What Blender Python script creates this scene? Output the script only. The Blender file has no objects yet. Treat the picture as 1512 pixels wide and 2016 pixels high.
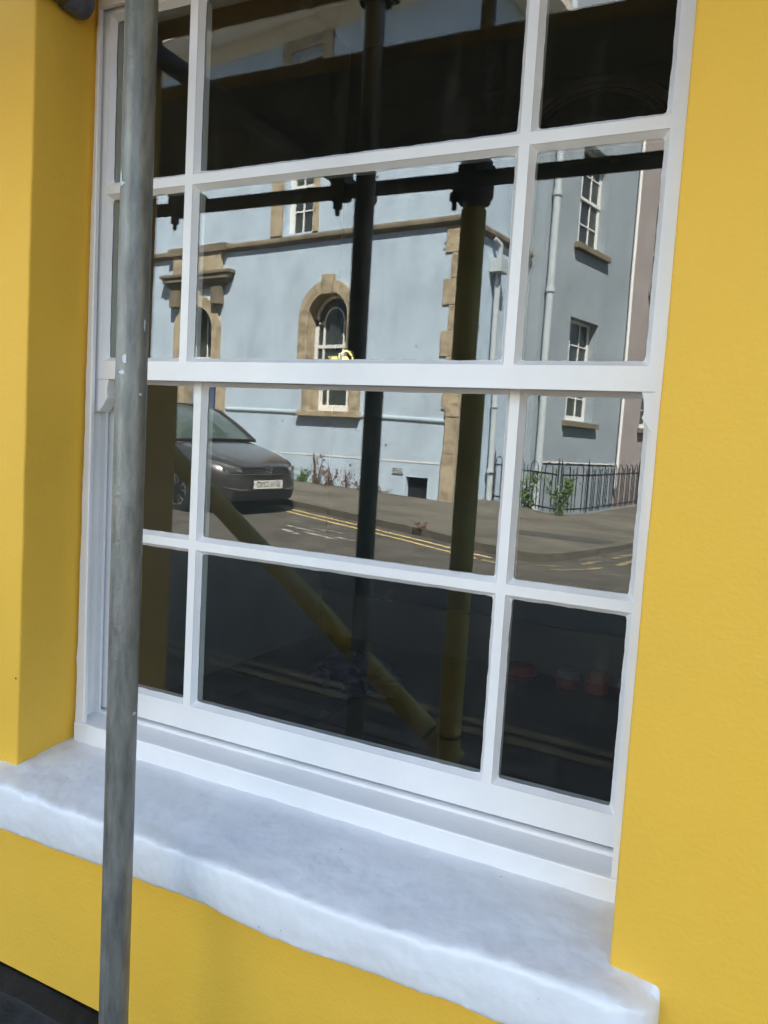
import bpy, bmesh, math, random
from mathutils import Vector, Matrix, noise as mnoise
random.seed(7)
S = bpy.context.scene
C = S.collection

# ------------------------------------------------------------------ camera
CAM = Vector((1.08675, -1.28315, -0.14822))
cd = bpy.data.cameras.new('camera'); co = bpy.data.objects.new('camera', cd); C.objects.link(co)
right = Vector((0.895937, 0.440333, 0.058337)); up = Vector((-0.092739, 0.056998, 0.994058)); fwd = Vector((-0.434392, 0.896023, -0.091903))
m = Matrix.Identity(4)
for i in range(3):
    m[i][0] = right[i]; m[i][1] = up[i]; m[i][2] = -fwd[i]; m[i][3] = CAM[i]
co.matrix_world = m
cd.sensor_fit = 'VERTICAL'; cd.sensor_height = 36.0; cd.lens = 1508.85 / 2016 * 36.0
cd.clip_start = 0.02; cd.clip_end = 600
S.camera = co

# ------------------------------------------------------------------ sky, sun, exposure
SUN_EL = math.radians(56); SUNV = Vector((0.28, 0.484, 0.829)).normalized()
w = bpy.data.worlds.new('World'); S.world = w; w.use_nodes = True
nt = w.node_tree; nt.nodes.clear()
wo = nt.nodes.new('ShaderNodeOutputWorld'); bg = nt.nodes.new('ShaderNodeBackground'); sky = nt.nodes.new('ShaderNodeTexSky')
sky.sky_type = 'NISHITA'; sky.sun_disc = False; sky.sun_elevation = SUN_EL; sky.sun_rotation = math.atan2(SUNV.x, SUNV.y)
tc = nt.nodes.new('ShaderNodeTexCoord'); mp = nt.nodes.new('ShaderNodeMapping'); mp.inputs['Scale'].default_value = (1, 1, 2.2)
nz = nt.nodes.new('ShaderNodeTexNoise'); nz.inputs['Scale'].default_value = 3.2; nz.inputs['Detail'].default_value = 9; nz.inputs['Roughness'].default_value = .58
rp = nt.nodes.new('ShaderNodeValToRGB'); rp.color_ramp.elements[0].position = .60; rp.color_ramp.elements[1].position = .78
mx = nt.nodes.new('ShaderNodeMixRGB'); mx.inputs[2].default_value = (9, 9.1, 9.4, 1)
L = nt.links.new
L(tc.outputs['Generated'], mp.inputs[0]); L(mp.outputs[0], nz.inputs['Vector']); L(nz.outputs['Fac'], rp.inputs[0]); L(rp.outputs[0], mx.inputs[0])
L(sky.outputs[0], mx.inputs[1]); L(mx.outputs[0], bg.inputs[0]); bg.inputs[1].default_value = 0.05; L(bg.outputs[0], wo.inputs[0])
sl = bpy.data.lights.new('sun', 'SUN'); sl.energy = 5.0; sl.angle = math.radians(.5); sl.color = (1, .95, .86)
so = bpy.data.objects.new('sun', sl); C.objects.link(so); so.rotation_euler = SUNV.to_track_quat('Z', 'Y').to_euler()
S.view_settings.view_transform = 'Standard'; S.view_settings.look = 'None'; S.view_settings.gamma = 1; S.view_settings.exposure = 3.52
S.cycles.max_bounces = 12; S.cycles.transparent_max_bounces = 16; S.cycles.diffuse_bounces = 4; S.cycles.glossy_bounces = 4
S.cycles.sample_clamp_indirect = 8; S.cycles.caustics_reflective = False; S.cycles.caustics_refractive = False

# ------------------------------------------------------------------ materials
def node_mat(name):
    m = bpy.data.materials.new(name); m.use_nodes = True
    return m, m.node_tree.nodes, m.node_tree.links, m.node_tree.nodes['Principled BSDF']

def mat(name, col, rough=.6, metal=0, spec=.5, var=None, vscale=4, vdet=6, bump=0, bscale=40, bdet=5, bump2=0, b2scale=4, col2=None, stretch=None, coat=0, specks=None, bstretch=None, vlo=.35, vhi=.68):
    m, N, Lk, b = node_mat(name); Lk = Lk.new
    b.inputs['Roughness'].default_value = rough; b.inputs['Metallic'].default_value = metal
    b.inputs['Specular IOR Level'].default_value = spec; b.inputs['Coat Weight'].default_value = coat
    b.inputs['Base Color'].default_value = (*col, 1)
    tc = N.new('ShaderNodeTexCoord'); src = tc.outputs['Object']
    if stretch:
        mp = N.new('ShaderNodeMapping'); mp.inputs['Scale'].default_value = stretch; Lk(src, mp.inputs[0]); vs = mp.outputs[0]
    else: vs = src
    out = None
    if col2 is not None:
        nz = N.new('ShaderNodeTexNoise'); nz.inputs['Scale'].default_value = vscale; nz.inputs['Detail'].default_value = vdet; nz.inputs['Roughness'].default_value = .62
        Lk(vs, nz.inputs['Vector'])
        r = N.new('ShaderNodeValToRGB'); r.color_ramp.elements[0].position = vlo; r.color_ramp.elements[1].position = vhi
        r.color_ramp.elements[0].color = (*col, 1); r.color_ramp.elements[1].color = (*col2, 1)
        Lk(nz.outputs['Fac'], r.inputs[0]); out = r.outputs[0]
        Lk(out, b.inputs['Base Color'])
    if specks:
        scol, sscale, sthr = specks
        vo = N.new('ShaderNodeTexVoronoi'); vo.inputs['Scale'].default_value = sscale; vo.inputs['Randomness'].default_value = 1
        Lk(src, vo.inputs['Vector'])
        n2 = N.new('ShaderNodeTexNoise'); n2.inputs['Scale'].default_value = sscale * .37; Lk(src, n2.inputs['Vector'])
        ad = N.new('ShaderNodeMath'); ad.operation = 'MULTIPLY_ADD'; ad.inputs[1].default_value = -.16; Lk(n2.outputs['Fac'], ad.inputs[0]); 
        Lk(vo.outputs['Distance'], ad.inputs[2])
        lt = N.new('ShaderNodeMath'); lt.operation = 'LESS_THAN'; lt.inputs[1].default_value = sthr; Lk(ad.outputs[0], lt.inputs[0])
        mxx = N.new('ShaderNodeMixRGB'); mxx.inputs[2].default_value = (*scol, 1); Lk(lt.outputs[0], mxx.inputs[0])
        if out: Lk(out, mxx.inputs[1])
        else: mxx.inputs[1].default_value = (*col, 1)
        Lk(mxx.outputs[0], b.inputs['Base Color'])
    last = None
    for st, sc in ((bump, bscale), (bump2, b2scale)):
        if st:
            nz = N.new('ShaderNodeTexNoise'); nz.inputs['Scale'].default_value = sc; nz.inputs['Detail'].default_value = bdet
            bsrc = src
            if bstretch:
                bm_ = N.new('ShaderNodeMapping'); bm_.inputs['Scale'].default_value = bstretch; Lk(src, bm_.inputs[0]); bsrc = bm_.outputs[0]
            Lk(bsrc, nz.inputs['Vector'])
            bn = N.new('ShaderNodeBump'); bn.inputs['Strength'].default_value = 1; bn.inputs['Distance'].default_value = st
            Lk(nz.outputs['Fac'], bn.inputs['Height'])
            if last: Lk(last, bn.inputs['Normal'])
            last = bn.outputs[0]
    if last: Lk(last, b.inputs['Normal'])
    return m

def glass_mat():
    m, N, Lk, b = node_mat('window_glass'); N.remove(b); Lk = Lk.new
    out = N['Material Output']
    tr = N.new('ShaderNodeBsdfTransparent'); tr.inputs[0].default_value = (.93, .95, .93, 1)
    gl = N.new('ShaderNodeBsdfGlossy'); gl.inputs['Roughness'].default_value = 0; gl.inputs[0].default_value = (1, 1, 1, 1)
    ge = N.new('ShaderNodeNewGeometry'); dp = N.new('ShaderNodeVectorMath'); dp.operation = 'DOT_PRODUCT'
    Lk(ge.outputs['Incoming'], dp.inputs[0]); Lk(ge.outputs['Normal'], dp.inputs[1])
    ab = N.new('ShaderNodeMath'); ab.operation = 'ABSOLUTE'; Lk(dp.outputs['Value'], ab.inputs[0])
    om = N.new('ShaderNodeMath'); om.operation = 'SUBTRACT'; om.inputs[0].default_value = 1; Lk(ab.outputs[0], om.inputs[1])
    pw = N.new('ShaderNodeMath'); pw.operation = 'POWER'; pw.inputs[1].default_value = 5; Lk(om.outputs[0], pw.inputs[0])
    ma = N.new('ShaderNodeMath'); ma.operation = 'MULTIPLY_ADD'; ma.inputs[1].default_value = .955; ma.inputs[2].default_value = .050; Lk(pw.outputs[0], ma.inputs[0])
    mx = N.new('ShaderNodeMixShader'); Lk(ma.outputs[0], mx.inputs[0]); Lk(tr.outputs[0], mx.inputs[1]); Lk(gl.outputs[0], mx.inputs[2])
    # slow waves of drawn glass
    tc = N.new('ShaderNodeTexCoord'); nz = N.new('ShaderNodeTexNoise'); nz.inputs['Scale'].default_value = 3.5; nz.inputs['Detail'].default_value = 1.2
    Lk(tc.outputs['Object'], nz.inputs['Vector']); bp = N.new('ShaderNodeBump'); bp.inputs['Strength'].default_value = 1; bp.inputs['Distance'].default_value = .00013
    Lk(nz.outputs['Fac'], bp.inputs['Height']); Lk(bp.outputs[0], gl.inputs['Normal'])
    # dust film, specks and dried runs
    df = N.new('ShaderNodeBsdfDiffuse'); df.inputs[0].default_value = (.6, .6, .56, 1)
    vo = N.new('ShaderNodeTexVoronoi'); vo.inputs['Scale'].default_value = 24; Lk(tc.outputs['Object'], vo.inputs['Vector'])
    lt = N.new('ShaderNodeMath'); lt.operation = 'LESS_THAN'; lt.inputs[1].default_value = .035; Lk(vo.outputs['Distance'], lt.inputs[0])
    mp = N.new('ShaderNodeMapping'); mp.inputs['Scale'].default_value = (26, 1, 4); Lk(tc.outputs['Object'], mp.inputs[0])
    n2 = N.new('ShaderNodeTexNoise'); n2.inputs['Scale'].default_value = 1.0; n2.inputs['Detail'].default_value = 6; Lk(mp.outputs[0], n2.inputs['Vector'])
    mr = N.new('ShaderNodeMapRange'); mr.inputs[1].default_value = .56; mr.inputs[2].default_value = .8; mr.inputs[3].default_value = .005; mr.inputs[4].default_value = .018; Lk(n2.outputs['Fac'], mr.inputs[0])
    sm = N.new('ShaderNodeMath'); sm.operation = 'MULTIPLY_ADD'; sm.inputs[1].default_value = .13; Lk(lt.outputs[0], sm.inputs[0]); Lk(mr.outputs[0], sm.inputs[2])
    m2 = N.new('ShaderNodeMixShader'); Lk(sm.outputs[0], m2.inputs[0]); Lk(mx.outputs[0], m2.inputs[1]); Lk(df.outputs[0], m2.inputs[2])
    Lk(m2.outputs[0], out.inputs[0])
    return m

M = {}
M['yellow'] = mat('yellow_masonry_paint', (.82, .470, .048), .62, spec=.3, col2=(.75, .438, .05), vscale=1.1, vdet=10, bump=.0008, bscale=130, bdet=5, bump2=.0022, b2scale=11, specks=((.10, .07, .03), 6, -.073))
M['white'] = mat('white_gloss_paint', (.83, .805, .785), .34, spec=.5, col2=(.79, .765, .74), vscale=7, bump=.0006, bscale=60, bump2=.0009, b2scale=14)
M['sill_paint'] = mat('white_painted_stone', (.80, .79, .785), .3, spec=.5, col2=(.74, .73, .725), vscale=9, vdet=12, bump=.0017, bscale=42, bdet=3, bump2=.006, b2scale=9, specks=((.06, .05, .04), 30, -.050))
M['black'] = mat('black_plinth_paint', (.006, .0065, .007), .6, spec=.3, col2=(.016, .0165, .018), vscale=18, bump=.004, bscale=30)
M['glass'] = glass_mat()
M['galv'] = mat('galvanised_tube', (.105, .106, .095), .42, metal=.3, col2=(.25, .25, .228), vscale=24, vdet=15, stretch=(2.6, 2.6, .55), bump=.0007, bscale=170, bump2=.0012, b2scale=30, vlo=.3, vhi=.72)
M['splash'] = mat('white_paint_splash', (.62, .66, .70), .5, col2=(.45, .5, .55), vscale=60)
M['drip'] = mat('yellow_paint_drip', (.70, .48, .06), .5)
M['tube'] = mat('weathered_tube', (.10, .10, .095), .55, metal=.5, col2=(.16, .155, .14), vscale=12, bump=.0004, bscale=90)
M['olive_tube'] = mat('painted_tube', (.05, .043, .02), .5, col2=(.09, .075, .03), vscale=20)
M['capblue'] = mat('blue_grey_cap', (.045, .05, .075), .5, col2=(.10, .11, .13), vscale=45)
M['sleeve'] = mat('yellow_foam_sleeve', (.56, .53, .17), .75, spec=.25, col2=(.43, .41, .12), vscale=6, bump=.001, bscale=60)
M['tape'] = mat('dark_tape', (.05, .04, .015), .6)
M['coupler'] = mat('steel_coupler', (.07, .07, .065), .6, metal=.6, col2=(.12, .09, .05), vscale=30)
M['brassfit'] = mat('yellow_zinc_fitting', (.42, .28, .06), .4, metal=.8)
M['board'] = mat('scaffold_board_wood', (.21, .19, .14), .9, spec=.2, col2=(.15, .135, .10), vscale=3, stretch=(.6, 9, 9), bump=.001, bscale=60)
M['steelband'] = mat('board_end_band', (.25, .25, .25), .5, metal=.8)
M['brass'] = mat('polished_brass', (.80, .56, .20), .16, metal=1)
M['blue'] = mat('pale_blue_render', (.53, .645, .765), .8, spec=.2, col2=(.39, .475, .565), vscale=1.8, vdet=14, stretch=(1, 1, .6), vlo=.42, vhi=.74, bump=.003, bscale=4, specks=((.16, .17, .18), 2.6, -.016))
M['bluegrey'] = mat('blue_grey_render', (.36, .41, .455), .85, spec=.2, col2=(.27, .31, .345), vscale=.7, vdet=9)
M['pink'] = mat('dusty_pink_render', (.40, .35, .34), .85, spec=.2, col2=(.33, .285, .275), vscale=1.2)
M['bath'] = mat('bath_stone', (.50, .42, .295), .85, spec=.2, col2=(.30, .245, .17), vscale=7, vdet=12, vlo=.42, vhi=.62, bump=.004, bscale=20)
M['bathdark'] = mat('weathered_bath_stone', (.25, .21, .15), .9, spec=.2, col2=(.12, .105, .085), vscale=4, vdet=9, bump=.006, bscale=20)
M['cream'] = mat('cream_eaves_paint', (.74, .70, .60), .7, col2=(.60, .56, .48), vscale=5)
M['slate'] = mat('roof_slate', (.10, .10, .11), .6, col2=(.16, .155, .16), vscale=6, bump=.01, bscale=12)
M['winframe'] = mat('white_window_paint', (.80, .80, .78), .5)
M['pipeblue'] = mat('pale_blue_pipe_paint', (.46, .57, .65), .5, col2=(.40, .5, .58), vscale=5)
M['pipegrey'] = mat('pale_grey_pipe_paint', (.50, .55, .58), .5, col2=(.42, .47, .5), vscale=5)
M['darkglass'] = mat('dark_window_glass', (.045, .055, .052), .05, spec=.6)
M['navy'] = mat('navy_door_paint', (.022, .04, .14), .3)
M['iron'] = mat('black_iron', (.014, .016, .015), .5)
M['dark'] = mat('dark_opening', (.012, .012, .012), .9)
M['asphalt'] = mat('asphalt', (.056, .052, .045), .9, spec=.3, col2=(.10, .092, .078), vscale=2.2, vdet=12, bump=.006, bscale=90)
M['pave'] = mat('tarmac_pavement', (.084, .076, .062), .9, spec=.3, col2=(.145, .13, .105), vscale=1.1, vdet=12, bump=.006, bscale=70)
M['patch'] = mat('fresh_tarmac', (.055, .053, .048), .9, spec=.3, col2=(.075, .07, .06), vscale=4, bump=.005, bscale=70)
M['kerb'] = mat('kerb_stone', (.07, .064, .05), .9, col2=(.13, .118, .095), vscale=6, vdet=10, bump=.01, bscale=16)
M['yline_worn'] = mat('worn_yellow_road_paint', (.24, .195, .095), .8, col2=(.10, .085, .055), vscale=11, vdet=9, vlo=.4, vhi=.7)
M['yline'] = mat('yellow_road_paint', (.52, .40, .16), .8, col2=(.20, .16, .08), vscale=14, vdet=9, vlo=.45, vhi=.75)
M['wline'] = mat('worn_white_road_paint', (.34, .325, .29), .8, col2=(.08, .075, .067), vscale=9, vdet=9, vlo=.38, vhi=.58)
M['earth'] = mat('earth', (.09, .08, .055), .95, col2=(.06, .06, .04), vscale=3)
M['leaf'] = mat('green_leaf', (.07, .15, .025), .6, col2=(.12, .21, .04), vscale=8)
M['redleaf'] = mat('reddish_weed_leaf', (.15, .07, .05), .7, col2=(.20, .12, .08), vscale=8)
M['stem'] = mat('weed_stem', (.10, .07, .04), .8)
M['carpaint'] = mat('dark_grey_metallic_paint', (.075, .075, .08), .32, metal=.55, spec=.5, coat=.8)
M['carglass'] = mat('car_glass', (.05, .075, .07), .04, spec=.8)
M['plastic'] = mat('black_trim_plastic', (.006, .006, .0065), .5, spec=.3)
M['chrome'] = mat('chrome', (.75, .76, .78), .12, metal=1)
M['lamp'] = mat('headlight_lens', (.32, .34, .36), .08, metal=.7, coat=1)
M['rubber'] = mat('tyre_rubber', (.018, .018, .018), .8)
M['alloy'] = mat('silver_alloy', (.55, .56, .57), .3, metal=.9)
M['plate'] = mat('white_plate', (.78, .78, .76), .4)
M['ink'] = mat('black_ink', (.012, .012, .012), .5)
M['inwall'] = mat('grey_interior_plaster', (.44, .44, .42), .85, col2=(.38, .38, .36), vscale=3)
M['inteal'] = mat('dark_teal_wall_paint', (.018, .078, .085), .7, col2=(.010, .035, .075), vscale=2)
M['inskirt'] = mat('stone_coloured_woodwork', (.13, .115, .095), .5)
M['infloor'] = mat('dark_floorboards', (.028, .022, .017), .6, col2=(.018, .014, .011), vscale=3, stretch=(8, 1, 1))
M['inceil'] = mat('ceiling_paint', (.42, .40, .34), .9)
M['bluecloth'] = mat('blue_cloth', (.008, .035, .11), .95, bump=.01, bscale=14)
M['tealrug'] = mat('teal_rug', (.008, .035, .055), .95, bump=.006, bscale=60)
M['red'] = mat('red_plastic', (.42, .012, .02), .5)
M['orange'] = mat('orange_plastic', (.40, .06, .015), .5)
M['whitep'] = mat('white_plastic', (.26, .27, .27), .5)

# ------------------------------------------------------------------ mesh helpers
class MB:
    def __init__(s): s.bm = bmesh.new()
    def v(s, p): return s.bm.verts.new(p)
    def f(s, ps):
        try: return s.bm.faces.new([s.v(p) for p in ps])
        except ValueError: return None
    def box(s, a, b, mtx=None):
        x0, y0, z0 = a; x1, y1, z1 = b
        P = [(x0,y0,z0),(x1,y0,z0),(x1,y1,z0),(x0,y1,z0),(x0,y0,z1),(x1,y0,z1),(x1,y1,z1),(x0,y1,z1)]
        if mtx is not None: P = [mtx @ Vector(p) for p in P]
        V = [s.v(p) for p in P]
        for q in ((0,3,2,1),(4,5,6,7),(0,1,5,4),(1,2,6,5),(2,3,7,6),(3,0,4,7)): s.bm.faces.new([V[i] for i in q])
        return s
    def tube(s, p0, p1, r, n=20, cap=True, r1=None, mtx=None):
        p0 = Vector(p0); p1 = Vector(p1); d = (p1 - p0).normalized()
        a = d.orthogonal().normalized(); b = d.cross(a); r1 = r if r1 is None else r1
        A = []; B = []
        for i in range(n):
            t = 2*math.pi*i/n; q = a*math.cos(t) + b*math.sin(t)
            u, w_ = p0 + q*r, p1 + q*r1
            if mtx is not None: u, w_ = mtx @ u, mtx @ w_
            A.append(s.v(u)); B.append(s.v(w_))
        for i in range(n): s.bm.faces.new((A[i], A[(i+1)%n], B[(i+1)%n], B[i]))
        if cap: s.bm.faces.new(A[::-1]); s.bm.faces.new(B)
        return s
    def path(s, pts, r, n=8):
        for a, b in zip(pts[:-1], pts[1:]): s.tube(a, b, r, n)
        return s
    def prism(s, poly, d, mtx=None):
        """poly: 3D points of a planar face, extruded by vector d"""
        d = Vector(d); A = [Vector(p) for p in poly]; B = [p + d for p in A]
        if mtx is not None: A = [mtx @ p for p in A]; B = [mtx @ p for p in B]
        A = [s.v(p) for p in A]; B = [s.v(p) for p in B]; n = len(A)
        s.bm.faces.new(A[::-1]); s.bm.faces.new(B)
        for i in range(n): s.bm.faces.new((A[i], A[(i+1)%n], B[(i+1)%n], B[i]))
        return s
    def grid(s, rows):
        V = [[s.v(p) for p in r] for r in rows]
        for i in range(len(V)-1):
            for j in range(len(V[0])-1):
                s.bm.faces.new((V[i][j], V[i][j+1], V[i+1][j+1], V[i+1][j]))
        return s
    def build(s, name, m, parent=None, smooth=False, bevel=0, fix=True):
        if fix: bmesh.ops.recalc_face_normals(s.bm, faces=s.bm.faces)
        me = bpy.data.meshes.new(name); s.bm.to_mesh(me); s.bm.free()
        me.materials.append(m)
        if smooth:
            for p in me.polygons: p.use_smooth = True
            try: me.set_sharp_from_angle(angle=math.radians(35))
            except Exception: pass
        o = bpy.data.objects.new(name, me); C.objects.link(o)
        if parent: o.parent = parent
        if bevel:
            b = o.modifiers.new('bevel', 'BEVEL'); b.width = bevel; b.segments = 2; b.limit_method = 'ANGLE'; b.angle_limit = math.radians(40)
        return o

def thing(name, label, cat, loc=(0, 0, 0), mtx=None, group=None):
    o = bpy.data.objects.new(name, None); C.objects.link(o)
    if mtx is not None: o.matrix_world = mtx
    else: o.location = loc
    o['label'] = label; o['category'] = cat
    if group: o['group'] = group
    o.empty_display_size = .1
    return o
def tag(o, label, cat, group=None):
    o['label'] = label; o['category'] = cat
    if group: o['group'] = group
    return o
def struct(o): o['kind'] = 'structure'; return o
def NZ(x, y=0., z=0.): return mnoise.noise(Vector((x, y, z)))
def text_mesh(name, txt, size, m, mtx, parent, ext=.001):
    cu = bpy.data.curves.new(name, 'FONT'); cu.body = txt; cu.size = size; cu.extrude = ext; cu.align_x = 'CENTER'; cu.align_y = 'CENTER'; cu.space_character = 1.06
    t = bpy.data.objects.new(name, cu); C.objects.link(t)
    bpy.context.view_layer.update()
    me = bpy.data.meshes.new_from_object(t.evaluated_get(bpy.context.evaluated_depsgraph_get()))
    bpy.data.objects.remove(t); bpy.data.curves.remove(cu)
    me.materials.clear(); me.materials.append(m); me.transform(mtx)
    o = bpy.data.objects.new(name, me); C.objects.link(o); o.parent = parent
    return o

# ================================================================== YELLOW HOUSE
WY = -.177                      # front face of the wall
house = thing('yellow_house', 'yellow rendered house front in shade with white sash window and black plinth', 'house')
ZT, ZB = .765, -.93
def xl(z): return -.2838 + .0136*z + .0016*NZ(z*9, 3.1) + .0007*NZ(z*40, 8.)
def xr(z): return .9565 + .0009*NZ(z*8, 5.5) + .0004*NZ(z*40, 1.)
mb = MB()
zs = [ZB + (ZT-ZB)*i/140 for i in range(141)]
CH = .004
mb.f([(-9, WY, -1.36), (-9, WY, ZB)] + [(-9, WY, 6.3)] + [(xl(ZT)-CH, WY, 6.3)] + [(xl(z)-CH, WY, z) for z in zs[::-1]] + [(xl(ZB)-CH, WY, -1.36)])
mb.f([(9, WY, -1.36), (xr(ZB)+CH, WY, -1.36)] + [(xr(z)+CH, WY, z) for z in zs] + [(xr(ZT)+CH, WY, 6.3), (9, WY, 6.3)])
mb.f([(xl(ZB)-CH, WY, -1.36), (xr(ZB)+CH, WY, -1.36), (xr(ZB)+CH, WY, ZB), (xl(ZB)-CH, WY, ZB)])
mb.f([(xl(ZT)-CH, WY, ZT), (xr(ZT)+CH, WY, ZT), (xr(ZT)+CH, WY, 6.3), (xl(ZT)-CH, WY, 6.3)])
for fx, sg in ((xl, -1), (xr, 1)):
    rows = []
    for z in zs:
        x = fx(z)
        rows.append([(x+sg*CH, WY, z), (x+sg*.0012, WY+.0012, z), (x, WY+CH, z), (x+sg*.001, -.1, z), (x+sg*.002, -.018, z)])
    mb.grid(rows)
mb.f([(xl(ZT), WY, ZT), (xr(ZT), WY, ZT), (xr(ZT), -.018, ZT), (xl(ZT), -.018, ZT)])
mb.f([(xl(ZB), WY, ZB), (xr(ZB), WY, ZB), (xr(ZB), .1, ZB), (xl(ZB), .1, ZB)])
# returns and back of the house
mb.f([(-9, WY, -2), (-9, 9, -2), (-9, 9, 6.3), (-9, WY, 6.3)]); mb.f([(9, WY, -2), (9, 9, -2), (9, 9, 6.3), (9, WY, 6.3)]); mb.f([(-9, 9, -2), (9, 9, -2), (9, 9, 6.3), (-9, 9, 6.3)])
bmesh.ops.remove_doubles(mb.bm, verts=mb.bm.verts, dist=1e-5)
mb.build('wall', M['yellow'], house)
MB().box((-9.2, -.6, 6.3), (9.2, 9.2, 6.5)).build('roof', M['slate'], house)  # unseen roof slab; height and overhang shaped to shade the street and sill
# plinth, sloping top
rows = []
for i in range(241):
    x = -4 + 8*i/240; n = .004*NZ(x*7) + .002*NZ(x*31, 2)
    rows.append([(x, WY-.001, -1.366+n), (x, -.20, -1.371+n), (x, -.222+n*.5, -1.378+n), (x, -.227+n*.6, -1.388+n*.5), (x, -.228+n, -1.75)])
MB().grid(rows).build('plinth', M['black'], house, smooth=True)

# ---- stone sill, painted white, hand-worn
def lerp(tab, x):
    if x <= tab[0][0]: return tab[0][1]
    for (a, b), (c, d) in zip(tab[:-1], tab[1:]):
        if x <= c:
            t = (x-a)/(c-a); t = t*t*(3-2*t); return b + (d-b)*t
    return tab[-1][1]
X0, X1 = -.375, 1.030
rows = []; NXS = 620
for i in range(NXS+1):
    tt = i/NXS; tt = .6*tt + .4*(1-math.cos(math.pi*tt))/2 if .02 < tt < .98 else tt*.6 + .4*(1-math.cos(math.pi*tt))/2; x = X0 + (X1-X0)*tt
    e = min(1, (X1-x)/.05, (x-X0)/.05); e = math.sqrt(max(0, 1-(1-e)**2))      # rounded ends
    zt = lerp([(-.33, -.901), (.06, -.904), (.33, -.906), (.57, -.908), (.69, -.903), (.79, -.893), (.88, -.893), (.97, -.893), (1.02, -.897)], x) + .0025*NZ(x*9, 1.) + .0018*NZ(x*28, 4.)
    zb = lerp([(-.33, -1.007), (.06, -1.000), (.24, -.995), (.42, -1.008), (.65, -.999), (.8, -.997), (1.02, -.99)], x) + .003*NZ(x*6, 7.) + .003*NZ(x*17, 2.) + .0014*NZ(x*60, 2.)
    yf = -.245 + .003*NZ(x*6, 12.) + .0025*NZ(x*22, 3) + .001*NZ(x*60, 9)
    zk = lerp([(-.33, -.889), (.4, -.886), (1.02, -.884)], x)
    prof = [(.03, zk+.012), (-.02, zk+.0095), (-.06, zk+.006)]
    for k in range(1, 13):
        t = k/12.; prof.append((-.06 + (-.232+.06)*t, zk+.006 + (zt+.001-(zk+.006))*t**1.25))
    prof += [(yf+.008, zt-.0005), (yf+.004, zt-.003), (yf+.0015, zt-.007), (yf, zt-.014)]
    for k in range(1, 11):
        t = k/10.; prof.append((yf + .006*t - .004*math.sin(t*3.14), zt-.014 + (zb+.008-zt+.014)*t))
    prof += [(yf+.011, zb+.003), (yf+.022, zb), (WY+.01, zb+.001)]
    row = []
    for (y, z) in prof:
        d = (1 + 1.2*max(0, (x-.95)/.08))*.0020*NZ(x*24, y*40, z*40) + .0012*NZ(x*60, y*90, z*90)+.0020*NZ(x*9,y*16,z*14)
        if y > -.03: d *= .3
        cz = (zt+zb)/2
        zz = cz + (z-cz)*(.35+.65*e) if y < WY-.001 else z - (1-e)*.004
        yy = WY + (y-WY)*e if y < WY else y
        row.append((x, yy - d*.8*e, zz + d*e))
    rows.append(row)
sb = MB().grid(rows)
for rr in (rows[0], rows[-1]): sb.f(rr)
bmesh.ops.remove_doubles(sb.bm, verts=sb.bm.verts, dist=1e-6)
sill = sb.build('stone_sill', M['sill_paint'], house, smooth=True)

# ---- sash window
win = bpy.data.objects.new('sash_window', None); C.objects.link(win); win.parent = house
# box frame: linings, pulley stiles, head, beads, timber sill
mb = MB()
rowsL = []
for i in range(101):
    z = -.885 + (ZT+.885)*i/100; n = .0022*NZ(z*14, 9) + .0012*NZ(z*50, 2)
    x_out = xl(z) + .0015 + n*.5
    rowsL.append([(x_out-.006, -.014, z), (x_out+.002+n, -.020, z), (x_out+.006+n, -.0285, z), (-.262, -.030, z), (-.2585, -.0285, z), (-.258, -.021, z), (-.262, -.0205, z), (-.284, -.0205, z), (-.284, .105, z)])
mb.grid(rowsL)
mb.box((.930, -.030, -.885), (.9605, -.0215, ZT)); mb.box((.9605, -.0215, -.885), (1.0, .105, ZT))
mb.box((-.258, -.030, .730), (.930, -.0215, ZT)); mb.box((-.284, -.0205, ZT-.004), (.9605, .105, ZT+.02))
# parting and staff beads
for zz in ((-.83, ZT-.006),):
    mb.box((-.2838, .0235, zz[0]), (-.268, .0305, zz[1])); mb.box((.944, .0235, zz[0]), (.9603, .0305, zz[1]))
    mb.box((-.2838, .076, zz[0]), (-.262, .095, zz[1])); mb.box((.938, .076, zz[0]), (.9603, .095, zz[1]))
mb.build('window_frame', M['white'], win)
# timber sill with a raised step
prof = [(.10, -.8235), (.0275, -.8235), (.0255, -.8245), (.0248, -.8300), (.0235, -.8306), (-.0300, -.8358), (-.0335, -.8370), (-.0345, -.8395), (-.0345, -.905), (.10, -.905)]
MB().prism([(-.284, y, z) for y, z in prof], (1.2435, 0, 0)).build('timber_sill', M['white'], win)

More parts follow.
